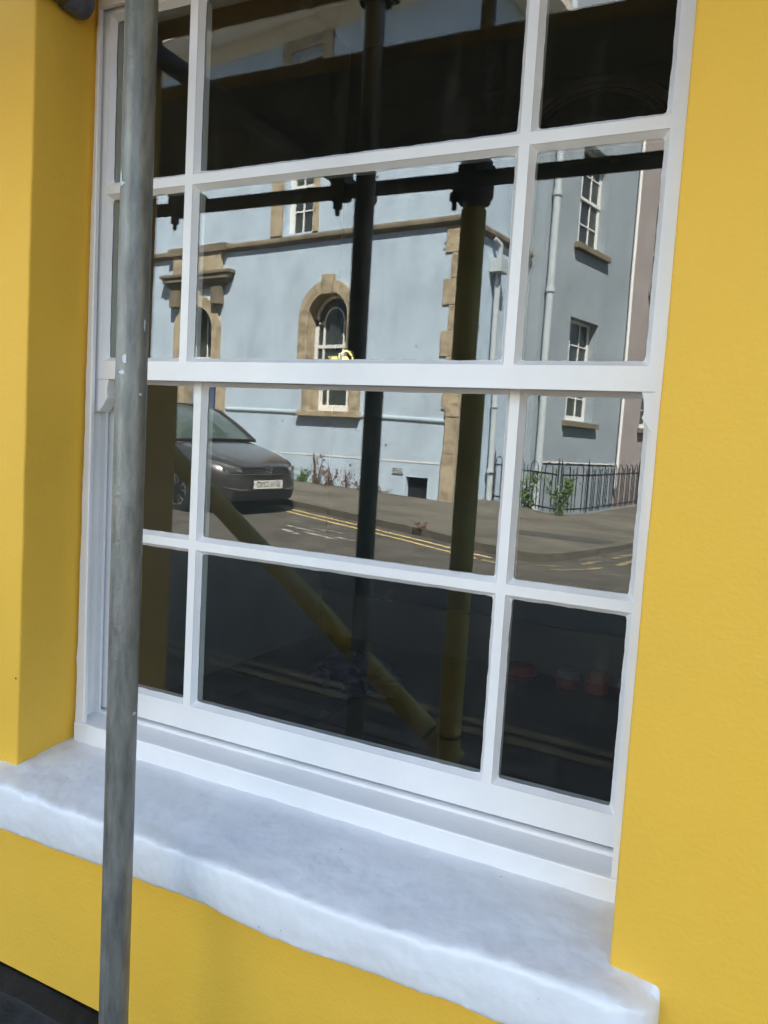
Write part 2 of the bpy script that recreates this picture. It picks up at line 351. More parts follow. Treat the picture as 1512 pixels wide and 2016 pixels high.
def sash(name, xs, zs, yg, rect, top_hidden=False, seed=0):
    """xs: [(x0,x1)...], zs: [(z0,z1)...] sight sizes at the glass, rect outer size"""
    F, Bk = yg-.013, yg+.022
    bv = .0072; x0, x1, z0, z1 = rect
    m_ = MB()
    gx = [x0] + [q for a, b in xs for q in (a-bv, b+bv)] + [x1]
    gz = [z0] + [q for a, b in zs for q in (a-bv, b+bv)] + [z1]
    for i in range(len(gx)-1):
        for j in range(len(gz)-1):
            if i % 2 == 1 and j % 2 == 1: continue
            m_.f([(gx[i], F, gz[j]), (gx[i+1], F, gz[j]), (gx[i+1], F, gz[j+1]), (gx[i], F, gz[j+1])])
    bb = .001
    bx = [x0] + [q for a, b in xs for q in (a-bb, b+bb)] + [x1]
    bz = [z0] + [q for a, b in zs for q in (a-bb, b+bb)] + [z1]
    for i in range(len(bx)-1):
        for j in range(len(bz)-1):
            if i % 2 == 1 and j % 2 == 1: continue
            m_.f([(bx[i], Bk, bz[j]), (bx[i+1], Bk, bz[j]), (bx[i+1], Bk, bz[j+1]), (bx[i], Bk, bz[j+1])])
    for (a, b) in (((x0, z0), (x1, z0)), ((x1, z0), (x1, z1)), ((x1, z1), (x0, z1)), ((x0, z1), (x0, z0))):
        m_.f([(a[0], F, a[1]), (b[0], F, b[1]), (b[0], Bk, b[1]), (a[0], Bk, a[1])])
    k = seed
    for (xa, xb) in xs:
        for (za, zb) in zs:
            k += 1
            def ring(off, y, jit, rad):
                P = []; n = 44
                A = [(xa-off, za-off), (xb+off, za-off), (xb+off, zb+off), (xa-off, zb+off)]
                for q in range(4):
                    p, r = A[q], A[(q+1) % 4]
                    for t in range(n):
                        s_ = t/n; x = p[0]+(r[0]-p[0])*s_; z = p[1]+(r[1]-p[1])*s_
                        if jit:
                            cx, cz = (xa+xb)/2, (za+zb)/2
                            d = jit*.75*(NZ(x*26+k*3.3, z*26, k) + .7*NZ(x*80, z*80+k, 4.))
                            if q % 2 == 0: z += (1 if z < cz else -1)*d
                            else: x += (1 if x < cx else -1)*d
                            # paint filled corners
                            hx, hz = (xb-xa)/2, (zb-za)/2
                            ux, uz = hx+off-abs(x-cx), hz+off-abs(z-cz)
                            if rad and ux+uz < rad:
                                e = (rad-ux-uz)*.5
                                x -= math.copysign(e, x-cx); z -= math.copysign(e, z-cz)
                        P.append((x, y, z))
                return P
            R0 = ring(bv, F, 0, 0); R1 = ring(bv*.93, F+.0016, .0003, 0); R2 = ring(.0, yg-.0012, .0013, .0012); R3 = ring(-.0014, yg+.0006, .0015, .003)
            R4 = ring(-.0005, yg+.0036, 0, 0); R5 = ring(bb, Bk, 0, 0)
            for Ra, Rb in ((R0, R1), (R1, R2), (R2, R3), (R4, R5)):
                va = [m_.v(p) for p in Ra]; vb = [m_.v(p) for p in Rb]; n = len(va)
                for i in range(n): m_.bm.faces.new((va[i], va[(i+1) % n], vb[(i+1) % n], vb[i]))
    bmesh.ops.remove_doubles(m_.bm, verts=m_.bm.verts, dist=1e-6)
    o = m_.build(name, M['white'], win, fix=True)
    rnd = random.Random(seed+5)
    for (xa, xb) in xs:
        for (za, zb) in zs:
            g = MB(); cx, cz = (xa+xb)/2, (za+zb)/2
            g.box((xa-.005-cx, 0, za-.005-cz), (xb+.005-cx, .003, zb+.005-cz))
            p = g.build('pane', M['glass'], win); p.location = (cx, yg+.0006, cz)
            p.rotation_euler = (rnd.uniform(-.0014, .0014), 0, rnd.uniform(-.0014, .0014))
    return o
XS = [(-.239, -.0343), (0, .6725), (.7048, .9093)]
up_ = sash('upper_sash', XS, [(0, .3438), (.3777, .7150)], 0, (-.283, .9590, -.047, .764), seed=0)
lo_ = sash('lower_sash', XS, [(-.7562, -.4171), (-.3834, -.0519)], .051, (-.283, .9590, -.8200, -.0015), seed=40)
# horns under the upper sash stiles
def horn(xa, xb, sg):
    pr = []
    for i in range(17):
        t = i/16; z = -.0472 - .072*t
        ww = 1 - .10*math.sin(t*math.pi*.9)*(t < .55) - max(0, t-.5)*1.0 - .02*math.sin(t*6)
        pr.append((xb - (xb-xa)*(1-ww) if sg > 0 else xa + (xb-xa)*(1-ww), z))
    base = xa if sg > 0 else xb
    poly = [(base, -.0118, -.0472)] + [(x, -.0118, z) for x, z in pr] + [(base, -.0118, pr[-1][1])]
    MB().prism(poly, (0, .033, 0)).build('horn', M['white'], win, bevel=.002)
horn(-.283, -.2265, 1); horn(.9085, .959, -1)
# brass fastener on the lower sash top rail
mb = MB(); cx, cy, cz = .327, .062, -.001
mb.box((cx-.030, cy-.012, cz), (cx+.030, cy+.012, cz+.0035))
for i in range(14):
    a0, a1 = math.pi*i/14, math.pi*(i+1)/14
    mb.tube((cx+.006+.016*math.cos(a0), cy, cz+.004+.021*math.sin(a0)), (cx+.006+.016*math.cos(a1), cy, cz+.004+.021*math.sin(a1)), .0052, 10)
mb.box((cx-.030, cy-.010, cz+.003), (cx-.010, cy+.008, cz+.013)); mb.tube((cx-.008, cy, cz+.003), (cx-.008, cy, cz+.021), .008, 16, r1=.006); mb.tube((cx-.012, cy-.004, cz+.0135), (cx-.031, cy-.008, cz+.012), .0042, 10)
mb.tube((cx+.006, cy-.0055, cz+.006), (cx+.006, cy+.0055, cz+.006), .009, 14)
mb.build('sash_fastener', M['brass'], win, smooth=True)

# ---- the dim room behind the glass (part of the house)
RX0, RX1, RY0, RY1, RZ0, RZ1 = -1.27, 2.3, .108, 2.78, -1.35, 2.1
MB().f([(RX0, RY0, RZ0), (RX0, RY1, RZ0), (RX0, RY1, RZ1), (RX0, RY0, RZ1)])
mb = MB(); mb.box((RX0-.1, RY0, RZ0), (RX0, RY1, RZ1)); mb.build('room_side_wall', M['inwall'], house)
mb = MB(); mb.box((RX0, RY1, RZ0), (RX1, RY1+.1, RZ1)); mb.box((RX1, RY0, RZ0), (RX1+.1, RY1, RZ1)); mb.build('room_back_wall', M['inteal'], house)
mb = MB(); mb.box((RX0, RY1-.02, RZ0), (RX1, RY1-.001, RZ0+.235)); mb.box((RX0, RY1-.032, RZ0+.235), (RX1, RY1-.001, RZ0+.265)); mb.build('skirting_board', M['inskirt'], house)
MB().box((RX0-.1, RY0, RZ0-.1), (RX1+.1, RY1+.1, RZ0)).build('room_floor', M['infloor'], house)
MB().box((RX0-.1, RY0, RZ1), (RX1+.1, RY1+.1, RZ1+.1)).build('room_ceiling', M['inceil'], house)
mb = MB()
for a, b in (((RX0-.1, -1.5), (-.284, 2.2)), ((.9605, -1.5), (RX1+.1, 2.2)), ((-.284, -1.5), (.9605, -.86)), ((-.284, ZT+.02), (.9605, 2.2))):
    mb.box((a[0], RY0-.05, a[1]), (b[0], RY0-.001, b[1]))
mb.build('room_front_wall', M['inwall'], house)
mb = MB()                      # moulded arch over the alcove in the back wall
for rr, rad in ((.36, .022), (.33, .012), (.30, .012)):
    pts = []
    for i in range(33):
        a = math.pi*(.02+.96*i/32); pts.append((.19+ (rr+.06)*math.cos(a), RY1-.02, 1.36 + (rr-.0)*math.sin(a)))
    mb.path(pts, rad, 8)
mb.build('alcove_arch', M['inskirt'], house)
# things on the floor of the room
def blob(name, m, c, r, label, cat, sc=(1, 1, 1), seed=0, group=None, amp=.25):
    b = bmesh.new(); bmesh.ops.create_icosphere(b, subdivisions=4, radius=1)
    for v in b.verts:
        q = v.co.copy(); d = 1 + amp*NZ(q.x*2+seed, q.y*2, q.z*2) + amp*.4*NZ(q.x*6+seed, q.y*6, q.z*6)
        v.co = Vector((q.x*sc[0]*d*r, q.y*sc[1]*d*r, max(q.z*d, -.55)*sc[2]*r))
    mb_ = MB(); mb_.bm.free(); mb_.bm = b
    o = mb_.build(name, m, smooth=True); o.location = (c[0], c[1], c[2] + .55*sc[2]*r); tag(o, label, cat, group); return o
blob('cloth_heap', M['bluecloth'], (-.60, 1.95, RZ0), .20, 'crumpled blue cloth on the dark floor inside the window', 'cloth', (1.1, .8, .5), 3, amp=.5)
mb = MB(); mb.grid([[(-.98+.05*i + .02*NZ(i, j), 1.15+.05*j, RZ0+.006+.004*NZ(i*.7, j*.7)) for i in range(11)] for j in range(13)])
tag(mb.build('rug', M['tealrug'], smooth=True), 'teal rug on the floor beneath the window, near the blue cloth', 'rug')
def tub(name, m1, x, y, r, h, label, cat, lidm=None):
    t = thing(name, label, cat, (x, y, RZ0))
    b = MB(); n = 24
    b.tube((0, 0, 0), (0, 0, h), r*.82, n, r1=r); b.tube((0, 0, h), (0, 0, h+.012), r*1.05, n); b.build('body', m1, t, smooth=True)
    l = MB(); l.tube((0, 0, h+.0125), (0, 0, h+.045), r*.95, n, r1=r*.85); l.build('lid', lidm or m1, t, smooth=True)
    return t
tub('bowl', M['red'], .05, 2.62, .085, .022, 'rounded red bowl at the foot of the room wall', 'bowl')
tub('paint_tub', M['orange'], .30, 2.62, .062, .04, 'orange tub with a tall white lid nearest the red bowl', 'tub', M['whitep'])
tub('storage_pot', M['orange'], .45, 2.62, .06, .05, 'plain orange pot between two tubs on the room floor', 'pot')
tub('paint_tub', M['orange'], .61, 2.61, .065, .045, 'wider orange tub with white lid farthest from the red bowl', 'tub', M['whitep'])

# ================================================================== SCAFFOLD
sc = thing('scaffold', 'grey tube scaffold in front of the yellow house with yellow foam sleeves', 'scaffold', (0, 0, 0))
TR = .02415
def zroad(u, w): return -1.10 - .037*u - .025*w
def zpav(u, w): return -1.056 - .037*u - .012*w
B0 = Vector((-5.24745, -11.17757, 0)); E1 = Vector((.990268, .139173, 0)); EN = Vector((-.139173, .990268, 0))
def UW(p): q = Vector((p[0], p[1], 0)) - B0; return q.dot(E1), q.dot(EN)
def XY(u, w): return B0 + E1*u + EN*w
def znear(x, y):                               # pavement by the yellow house
    u, w = UW((x, -1.85)); return zroad(u, w) + .035 + (y+1.85)*.02
ts = MB()
rows = []
for k in range(121):
    z = -1.42 + 5.0*k/120; row = []
    for i in range(33):
        a = 2*math.pi*i/32; rr = TR*(1 + .004*NZ(z*3, math.cos(a)*2, math.sin(a)*2)); row.append((.1875+rr*math.cos(a), -.366+rr*math.sin(a), z))
    rows.append(row)
ts.grid(rows); bmesh.ops.remove_doubles(ts.bm, verts=ts.bm.verts, dist=1e-5)
std1 = ts.build('standard', M['galv'], sc, smooth=True)
def splash(z, ang, w_, h_, seed, m='splash'):
    """splash of paint lying on the tube, ang measured from the street side towards the window's left"""
    mb = MB(); n = 22; P = []
    for i in range(n):
        a = 2*math.pi*i/n; k = 1 + .55*NZ(math.cos(a)*1.6+seed, math.sin(a)*1.6, seed) + .35*NZ(math.cos(a)*4+seed, math.sin(a)*4, 1.)
        t = ang + (w_*k*math.cos(a) + h_*.25*math.sin(a)*k*NZ(seed, 3.))/TR; P.append((t, z + h_*k*math.sin(a)))
    V = [mb.v((.1875 + (TR+.0007)*math.cos(t), -.366 + (TR+.0007)*math.sin(t), zz)) for t, zz in P]
    mb.bm.faces.new(V); mb.build('paint_splash', M[m], std1)
CA = math.atan2(CAM.y+.366, CAM.x-.1875)
def zpx(py): return .58 - (py-60)*.00108
for z, da, w_, h_, sd in ((.223, -1.15, .003, .010, 1), (.217, -1.0, .006, .003, 2), (.009, .78, .0018, .009, 3), (-.045, -.45, .004, .006, 4), (-.066, -.6, .005, .003, 6), (-.098, .6, .003, .002, 7), (-.612, .9, .004, .003, 9)):
    splash(z, CA + da, w_, h_, sd)
splash(-.40, CA + 1.42, .0012, .03, 15, 'drip')
OX, OY = .178, -1.12
std2 = MB().tube((OX, OY, znear(OX, OY)+.01), (OX+.01, OY, 3.6), TR, 24).build('standard', M['tube'], sc, smooth=True)
for bx, by in ((.1875, -.366), (OX, OY)):
    zz = znear(bx, by); MB().box((bx-.075, by-.075, zz), (bx+.075, by+.075, zz+.008)).build('base_plate', M['coupler'], sc)
def sleeve(p0, p1, parent, r=.041):
    p0, p1 = Vector(p0), Vector(p1); d = (p1-p0).normalized(); L_ = (p1-p0).length
    mb = MB(); a = d.orthogonal().normalized(); b = d.cross(a); rows = []
    n = max(8, int(L_/.05)); prof = [(0, TR+.001), (0, r-.006), (.006, r)] + [(L_*k/n, r*(1+.02*NZ(L_*k/n*3, p0.x, p0.z))) for k in range(1, n)] + [(L_-.006, r), (L_, r-.006), (L_, TR+.001)]
    for s_, rr in prof: rows.append([p0 + d*s_ + (a*math.cos(t)+b*math.sin(t))*rr for t in [2*math.pi*i/24 for i in range(25)]])
    mb.grid(rows); return mb.build('foam_sleeve', M['sleeve'], parent, smooth=True)
sleeve((OX, OY, -1.172), (OX+.004, OY, .615), std2); sleeve((OX, OY, znear(OX, OY)+.02), (OX, OY, -1.180), std2)
sleeve_joint = MB().tube((OX, OY, -1.1805), (OX, OY, -1.1715), .0385, 24).build('joint_tape', M['tape'], std2)
LZ, LY = .690, -1.068
led = MB().tube((-3.2, LY, LZ), (3.4, LY, LZ), TR, 24).build('ledger', M['tube'], sc, smooth=True)
# face brace
b0 = Vector((.150, -1.172, -1.252)); b1 = Vector((-.945, -1.172, -.435)); bd = (b1-b0).normalized()
brc = MB().tube(b0 - bd*.12, b0 + bd*2.6, TR, 24).build('brace', M['tube'], sc, smooth=True)
sleeve(b0 + bd*.085, b0 + bd*1.72, brc); sleeve(b0 - bd*.06, b0 + bd*.078, brc)
MB().tube(b0 + bd*.0775, b0 + bd*.0855, .0385, 20).build('joint_tape', M['tape'], brc)
# transoms on the ledger, one with an end cap by the reveal
for tx in (-.95, 1.55, 2.9):
    MB().tube((tx, -1.15, LZ+.0485), (tx, -.43 if tx == .10 else -.30, LZ+.0485), TR, 20).build('transom', M['tube'], sc, smooth=True)
stub = MB().tube((-.300, -1.32, .7385), (-.256, -.122, .712), TR, 24).build('tie_tube', M['olive_tube'], sc, smooth=True)
d_ = (Vector((-.256, -.122, .712)) - Vector((-.300, -1.32, .7385))).normalized(); e_ = Vector((-.256, -.122, .712))
cap = MB(); rows = []
for s_, rr in ((0, TR+.0005), (0, .0275), (.004, .0292), (.045, .0292), (.052, .027), (.056, .02), (.057, .0001)):
    a = d_.orthogonal().normalized(); b = d_.cross(a); rows.append([e_ - d_*.002 + d_*s_ + (a*math.cos(t)+b*math.sin(t))*rr for t in [2*math.pi*i/24 for i in range(25)]])
cap.grid(rows).build('end_cap', M['capblue'], stub, smooth=True)
# couplers
def coupler(x, y, z, h=.10, m=M['coupler'], bolt=True, ww=.052):
    mb = MB(); mb.tube((x, y, z-h/2), (x, y, z+h/2), ww, 12); mb.tube((x, y, z-h/2+.02), (x, y, z+h/2-.02), ww+.012, 8)
    mb.box((x-.03, y+.01, z-.04), (x+.03, y+.075, z+.04))
    if bolt: mb.tube((x-.058, y+.03, z-.09), (x-.058, y+.03, z+.03), .009, 8); mb.tube((x-.058, y+.03, z-.062), (x-.058, y+.03, z-.035), .018, 6)
    return mb.build('coupler', m, sc, bevel=.004)
coupler(OX+.004, OY, LZ+.005, .135)
def swivel(x, y, z):
    mb = MB(); mb.tube((x-.028, y, z), (x+.028, y, z), .036, 14); mb.box((x-.026, y-.036, z-.002), (x+.026, y+.036, z+.075))
    mb.tube((x, y+.02, z-.085), (x, y+.02, z+.02), .0085, 8); mb.tube((x, y+.02, z-.062), (x, y+.02, z-.034), .018, 6); return mb.build('coupler', M['coupler'], sc, bevel=.004)
swivel(-.285, LY, LZ); swivel(-1.0, LY, LZ); swivel(1.5, LY, LZ)
mb = MB()
for x in (.49, .63): mb.tube((x-.012, LY+.027, LZ+.004), (x+.012, LY+.027, LZ+.004), .011, 8)
mb.path([(.49, LY+.027, LZ+.004), (.62, LY+.029, LZ+.013), (.78, LY+.027, LZ-.004)], .0035, 8); mb.build('tie_wire', M['brassfit'], sc)
mb = MB(); mb.tube((.1875, -.366, .86), (.1875, -.366, .96), .04, 12); mb.box((.15, -.42, .88), (.225, -.31, .94)); mb.build('coupler', M['coupler'], sc, bevel=.004)
# guard rail
MB().tube((-3.2, OY+.05, 1.75), (3.4, OY+.05, 1.75), TR, 16).build('guard_rail', M['tube'], sc, smooth=True)
# boards: things lying on the transoms
BZ = LZ + .0485 + TR + .001
for k, y0 in enumerate((-1.112, -.885, -.658)):
    for j, (xa, xb) in enumerate(((-3.1, 1.30), (1.305, 3.3))):
        nm = ('outer', 'middle', 'inner')[k]; side = ('over the window, spanning its left side', 'beyond the window, spanning its right side')[j]
        t = MB(); t.box((xa, y0, BZ), (xb, y0+.222, BZ+.038)); o = t.build('scaffold_board', M['board'], bevel=.003)
        tag(o, f'{nm} worn wooden scaffold board {side}', 'scaffold board', 'boards on the scaffold lift')
        for e in (xa, xb-.0):
            MB().box((e-.002 if e == xa else e-.04, y0-.0015, BZ-.0012), (e+.04 if e == xa else e+.002, y0+.2235, BZ+.0392)).build('end_band', M['steelband'], o)

# ================================================================== GROUND
far = -3.3
struct(MB().f([(-300, -300, far), (300, -300, far), (300, 300, far), (-300, 300, far)]) and (lambda q: q)(MB().box((-300, -300, far-.5), (300, 300, far)).build('ground', M['earth'])))
KERB = [(-40, -2.0), (-6, 2.03), (0, 2.74), (1, 2.93), (2, 3.15), (3.2, 3.40), (4.2, 3.66), (4.55, 3.70), (4.78, 3.58), (4.92, 3.30), (5.02, 2.85), (5.10, 2.3), (5.2, 1.4), (5.32, 0), (5.7, -8), (6.6, -30)]
def pu(u, w, fn, dz=0): p = XY(u, w); return (p.x, p.y, fn(u, w)+dz)
# road as one sheet bounded by the far kerb and the near kerb
near = [(60, -1.85), (-60, -1.85)]
poly = [pu(u, w, zroad) for u, w in KERB]
poly += [pu(70, -30, zroad)] + [(x, y, zroad(*UW((x, y)))) for x, y in near]
struct(MB().prism(poly, (0, 0, -.6)).build('road', M['asphalt']))
# kerb stones
def strip(line, off0, off1, fn0, dz, seg=.12):
    """ribbon along polyline in (u,w), offsets to the left of travel"""
    P = [Vector((a, b)) for a, b in line]; out = []
    S_ = [0]
    for a, b in zip(P[:-1], P[1:]): S_.append(S_[-1] + (b-a).length)
    nrm = []
    for i in range(len(P)):
        a = P[max(0, i-1)]; b = P[min(len(P)-1, i+1)]; d = (b-a).normalized(); nrm.append(Vector((-d.y, d.x)))
    return P, S_, nrm
def ribbon(line, o0, o1, fn, dz, name, m, a=None, b=None, jit=0, thick=0):
    P, S_, nr = strip(line, o0, o1, fn, dz); rows = []
    tot = S_[-1]; a = 0 if a is None else a; b = tot if b is None else b; n = max(2, int((b-a)/.08))
    for k in range(n+1):
        s_ = a + (b-a)*k/n
        i = 0
        while i < len(S_)-2 and S_[i+1] < s_: i += 1
        t = (s_-S_[i])/(S_[i+1]-S_[i]); p = P[i].lerp(P[i+1], t); q = nr[i].lerp(nr[i+1], t).normalized()
        j0 = jit*NZ(s_*5, o0*9); j1 = jit*NZ(s_*5+40, o1*9)
        row = []
        for o in (o0+j0, o1+j1):
            r_ = p + q*o; row.append(pu(r_.x, r_.y, fn, dz))
        if thick: r_ = p + q*o0; row = [pu(r_.x, r_.y, fn, dz-thick)] + row[:1] + row[1:]; r2 = p+q*o1; row.append(pu(r2.x, r2.y, fn, dz-thick))
        rows.append(row)
    return MB().grid(rows).build(name, m)
near_u = KERB[1:-1]
struct(ribbon(KERB, .0, -.14, zpav, .006, 'kerb', M['kerb'], jit=.02, thick=.35))
# far pavement with an area cut out in front of the side-street house
KI = [(u, w) for u, w in KERB]
well = [(-40, 0.02), (1.6, .02), (1.6, -1.42), (2.23, -1.27), (3.30, -.72), (3.52, -1.6), (3.50, -30)]
def shift(line, o):
    P, S_, nr = strip(line, 0, 0, None, 0); return [tuple(p + q*o) for p, q in zip(P, nr)]
inner = shift(KERB, -.14)
poly = [pu(u, w, zpav) for u, w in inner] + [pu(u, w, zpav) for u, w in well[::-1]]
struct(MB().prism(poly, (0, 0, -1.9)).build('pavement', M['pave']))
p_ = [(3.55, 1.95), (5.0, 1.55), (5.0, 2.0), (3.75, 2.35)]
struct(MB().prism([pu(u, w, zpav, .004) for u, w in p_], (0, 0, .003)).build('pavement_patch', M['patch']))
# near pavement and kerb
rows = [[(x, y, znear(x, y)) for y in (-.21, -1.0, -1.70)] for x in [-30+i for i in range(61)]]
struct(MB().grid(rows).build('near_pavement', M['pave']))
rows = [[(x, -1.70, znear(x, -1.7)+.003), (x, -1.84, znear(x, -1.84)+.003), (x, -1.855, znear(x, -1.85)-.01), (x, -1.857, znear(x, -1.85)-.3)] for x in [-30+i for i in range(61)]]
struct(MB().grid(rows).build('near_kerb', M['kerb']))
# painted lines
def tagp(o, label, cat, g=None): struct(o); return o
end_s = 0
P_, SS, _n = strip(KERB, 0, 0, None, 0)
sA = SS[1]; sCorner = SS[6]
struct(ribbon(KERB, .20, .265, zroad, .004, 'yellow_line', M['yline'], sA, sCorner+.15, jit=.014))
struct(ribbon(KERB, .40, .465, zroad, .004, 'yellow_line', M['yline'], sA, sCorner+.1, jit=.014))
rl = random.Random(3); s_ = sCorner+.22
while s_ < SS[13]-.3:
    for o in (.17, .40):
        l_ = rl.uniform(.14, .30); a_ = s_ + rl.uniform(-.08, .08)
        struct(ribbon(KERB, o+rl.uniform(-.02, .02), o+rl.uniform(.06, .09), zroad, .004, 'yellow_line', M['yline_worn'], a_, a_+l_, jit=.03))
    s_ += .36
for y0 in (-2.30, -2.17):
    rows = [[(x, y0+.01*NZ(x*3, y0), zroad(*UW((x, y0)))+.004), (x, y0+.075+.01*NZ(x*3+9, y0), zroad(*UW((x, y0+.075)))+.004)] for x in [-12+.1*i for i in range(200)]]
    struct(MB().grid(rows).build('yellow_line', M['yline_worn']))
for (u, w, l_, ang) in ((1.9, 4.30, .5, .1), (2.2, 4.15, .45, -.1), (2.35, 4.50, .55, .15), (2.75, 4.42, .4, .05), (2.0, 4.6, .35, .3)):
    mt = []
    for i in range(9):
        t = i/8-.5; c = Vector((u+l_*t, w+ang*l_*t)); hw = .05*(1-abs(t)*.8)*(1+.6*NZ(i*1.7, u)); mt.append([pu(c.x, c.y-hw, zroad, .004), pu(c.x, c.y+hw, zroad, .004)])
    struct(MB().grid(mt).build('worn_road_marking', M['wline']))

# ================================================================== BLUE HOUSE ACROSS THE STREET
KZ = 0
MBH = Matrix(((E1.x, EN.x, 0, B0.x), (E1.y, EN.y, 0, B0.y), (0, 0, 1, 0), (0, 0, 0, 1)))   # local x=u, y=w, z=z
bh = thing('blue_house', 'pale blue rendered corner house with stone arched window, door hood and quoins', 'house', mtx=MBH)
UL, UR, BACK = -6.6, 1.6, -9
EAVE = 7.62
AW = dict(c=-1.145, r=.49, spring=2.08, sill=.375)        # arched window
DR = dict(c=-4.685, r=.505, spring=1.95, bot=-1.0)        # door
def archpts(c, r, spring, bot, n=20, rz=None):
    rz = rz or r
    return [(c-r, bot)] + [(c - r*math.cos(math.pi*i/n), spring + rz*math.sin(math.pi*i/n)) for i in range(n+1)] + [(c+r, bot)]
RV = .24
mb = MB()
# front wall built around its openings: columns of rectangles
def wallrect(u0, u1, z0, z1): mb.f([(u0, 0, z0), (u1, 0, z0), (u1, 0, z1), (u0, 0, z1)])
def archfill(d, ztop, u0, u1):
    pts = archpts(d['c'], d['r'], d['spring'], d['spring'])[1:-1]
    mb.f([(u0, 0, d['spring'])] + [(x, 0, z) for x, z in pts] + [(u1, 0, d['spring']), (u1, 0, ztop), (u0, 0, ztop)])
def reveal(pts, dep):
    for a, b in zip(pts[:-1], pts[1:]): mb.f([(a[0], 0, a[1]), (b[0], 0, b[1]), (b[0], -dep, b[1]), (a[0], -dep, a[1])])
ZBOT = -2.2
dl, dr_, al, ar = DR['c']-DR['r'], DR['c']+DR['r'], AW['c']-AW['r'], AW['c']+AW['r']
UWN = (-2.405, -1.60)
WINS = [(-2.405, -1.60, 3.70, 5.55), (-2.405, -1.60, 5.98, 7.13)]
H0 = 3.0
wallrect(UL, dl, ZBOT, H0); archfill(DR, H0, dl, dr_); wallrect(dl, dr_, ZBOT, DR['bot'])
wallrect(dr_, al, ZBOT, H0); wallrect(al, ar, ZBOT, AW['sill']); archfill(AW, H0, al, ar)
hl = (.655, 1.105, -1.14, -.74)
wallrect(ar, hl[0], ZBOT, H0); wallrect(hl[0], hl[1], hl[3], H0); wallrect(hl[0], hl[1], ZBOT, hl[2]); wallrect(hl[1], UR, ZBOT, H0)
wallrect(UL, UWN[0], H0, EAVE); wallrect(UWN[1], UR, H0, EAVE)
zprev = H0
for a, b, z0, z1 in WINS: wallrect(a, b, zprev, z0); zprev = z1
wallrect(UWN[0], UWN[1], zprev, EAVE)
reveal(archpts(AW['c'], AW['r'], AW['spring'], AW['sill']), RV); reveal(archpts(DR['c'], DR['r'], DR['spring'], DR['bot']), RV+.1)
for a, b, z0, z1 in WINS: reveal([(a, z0), (a, z1), (b, z1), (b, z0), (a, z0)], RV)
reveal([(hl[0], hl[2]), (hl[0], hl[3]), (hl[1], hl[3]), (hl[1], hl[2]), (hl[0], hl[2])], .3)
SD = -2.66     # depth of the side return
mb.f([(UR, 0, ZBOT), (UR, SD, ZBOT), (UR, SD, EAVE), (UR, 0, EAVE)]); mb.f([(UL, 0, ZBOT), (UL, BACK, ZBOT), (UL, BACK, EAVE), (UL, 0, EAVE)])
mb.f([(UR, SD, ZBOT), (.4, SD, ZBOT), (.4, SD, EAVE), (UR, SD, EAVE)]); mb.f([(.4, SD, ZBOT), (.4, BACK, ZBOT), (.4, BACK, EAVE), (.4, SD, EAVE)]); mb.f([(UL, BACK, ZBOT), (.4, BACK, ZBOT), (.4, BACK, EAVE), (UL, BACK, EAVE)])
mb.build('wall', M['blue'], bh)
# plinth line
mb = MB(); mb.box((UL, .0005, -.485), (UR-.21, .006, -.462)); mb.build('plinth_band', M['winframe'], bh)
# eaves and roof
OV = .62
mb = MB(); mb.box((UL-OV, .002, EAVE-.02), (UR+OV, OV, EAVE+.03)); mb.box((UR+.002, SD-.1, EAVE-.02), (UR+OV, .002, EAVE+.03)); mb.box((UL-OV, BACK, EAVE-.02), (UL-.002, .002, EAVE+.03))
mb.prism([(UL, .002, EAVE-.28), (UL, .002, EAVE-.021), (UL, .16, EAVE-.021), (UL, .10, EAVE-.10), (UL, .03, EAVE-.20)], (UR-UL, 0, 0))
mb.box((UL-OV-.02, OV, EAVE+.0), (UR+OV+.02, OV+.03, EAVE+.17)); mb.box((UL-OV-.03, BACK, EAVE), (UL-OV, OV, EAVE+.17)); mb.box((UR+OV, SD, EAVE), (UR+OV+.03, OV, EAVE+.17))
mb.build('eaves', M['cream'], bh)
rf = MB(); z0 = EAVE+.12; zr = EAVE+2.1
A = [(UL-OV, OV, z0), (UR+OV, OV, z0), (UR+OV, BACK, z0), (UL-OV, BACK, z0)]; r1, r2 = (-4, -4, zr), (-.6, -4, zr)
rf.f([A[0], A[1], r2, r1]); rf.f([A[1], A[2], r2]); rf.f([A[2], A[3], r1, r2]); rf.f([A[3], A[0], r1])
for i in range(int((UR-UL+2*OV)/.16)): rf.tube((UL-OV+.08+.16*i, OV+.02, z0+.05), (UL-OV+.08+.16*i, OV-.5, z0+.36), .04, 6)
rf.build('roof', M['slate'], bh)
# string course
mb = MB(); mb.prism([(UL, .0005, 3.49), (UL, .0005, 3.66), (UL, .07, 3.64), (UL, .085, 3.60), (UL, .085, 3.55), (UL, .04, 3.51)], (UR-UL+.085, 0, 0))
mb.prism([(UR+.0005, .0, 3.49), (UR+.0005, .0, 3.66), (UR+.07, .0, 3.64), (UR+.085, .0, 3.60), (UR+.085, .0, 3.55), (UR+.04, .0, 3.51)], (0, SD, 0))
mb.box((-5.56, .0006, 3.52), (-3.82, .14, 3.67))
mb.build('string_course', M['bathdark'], bh)
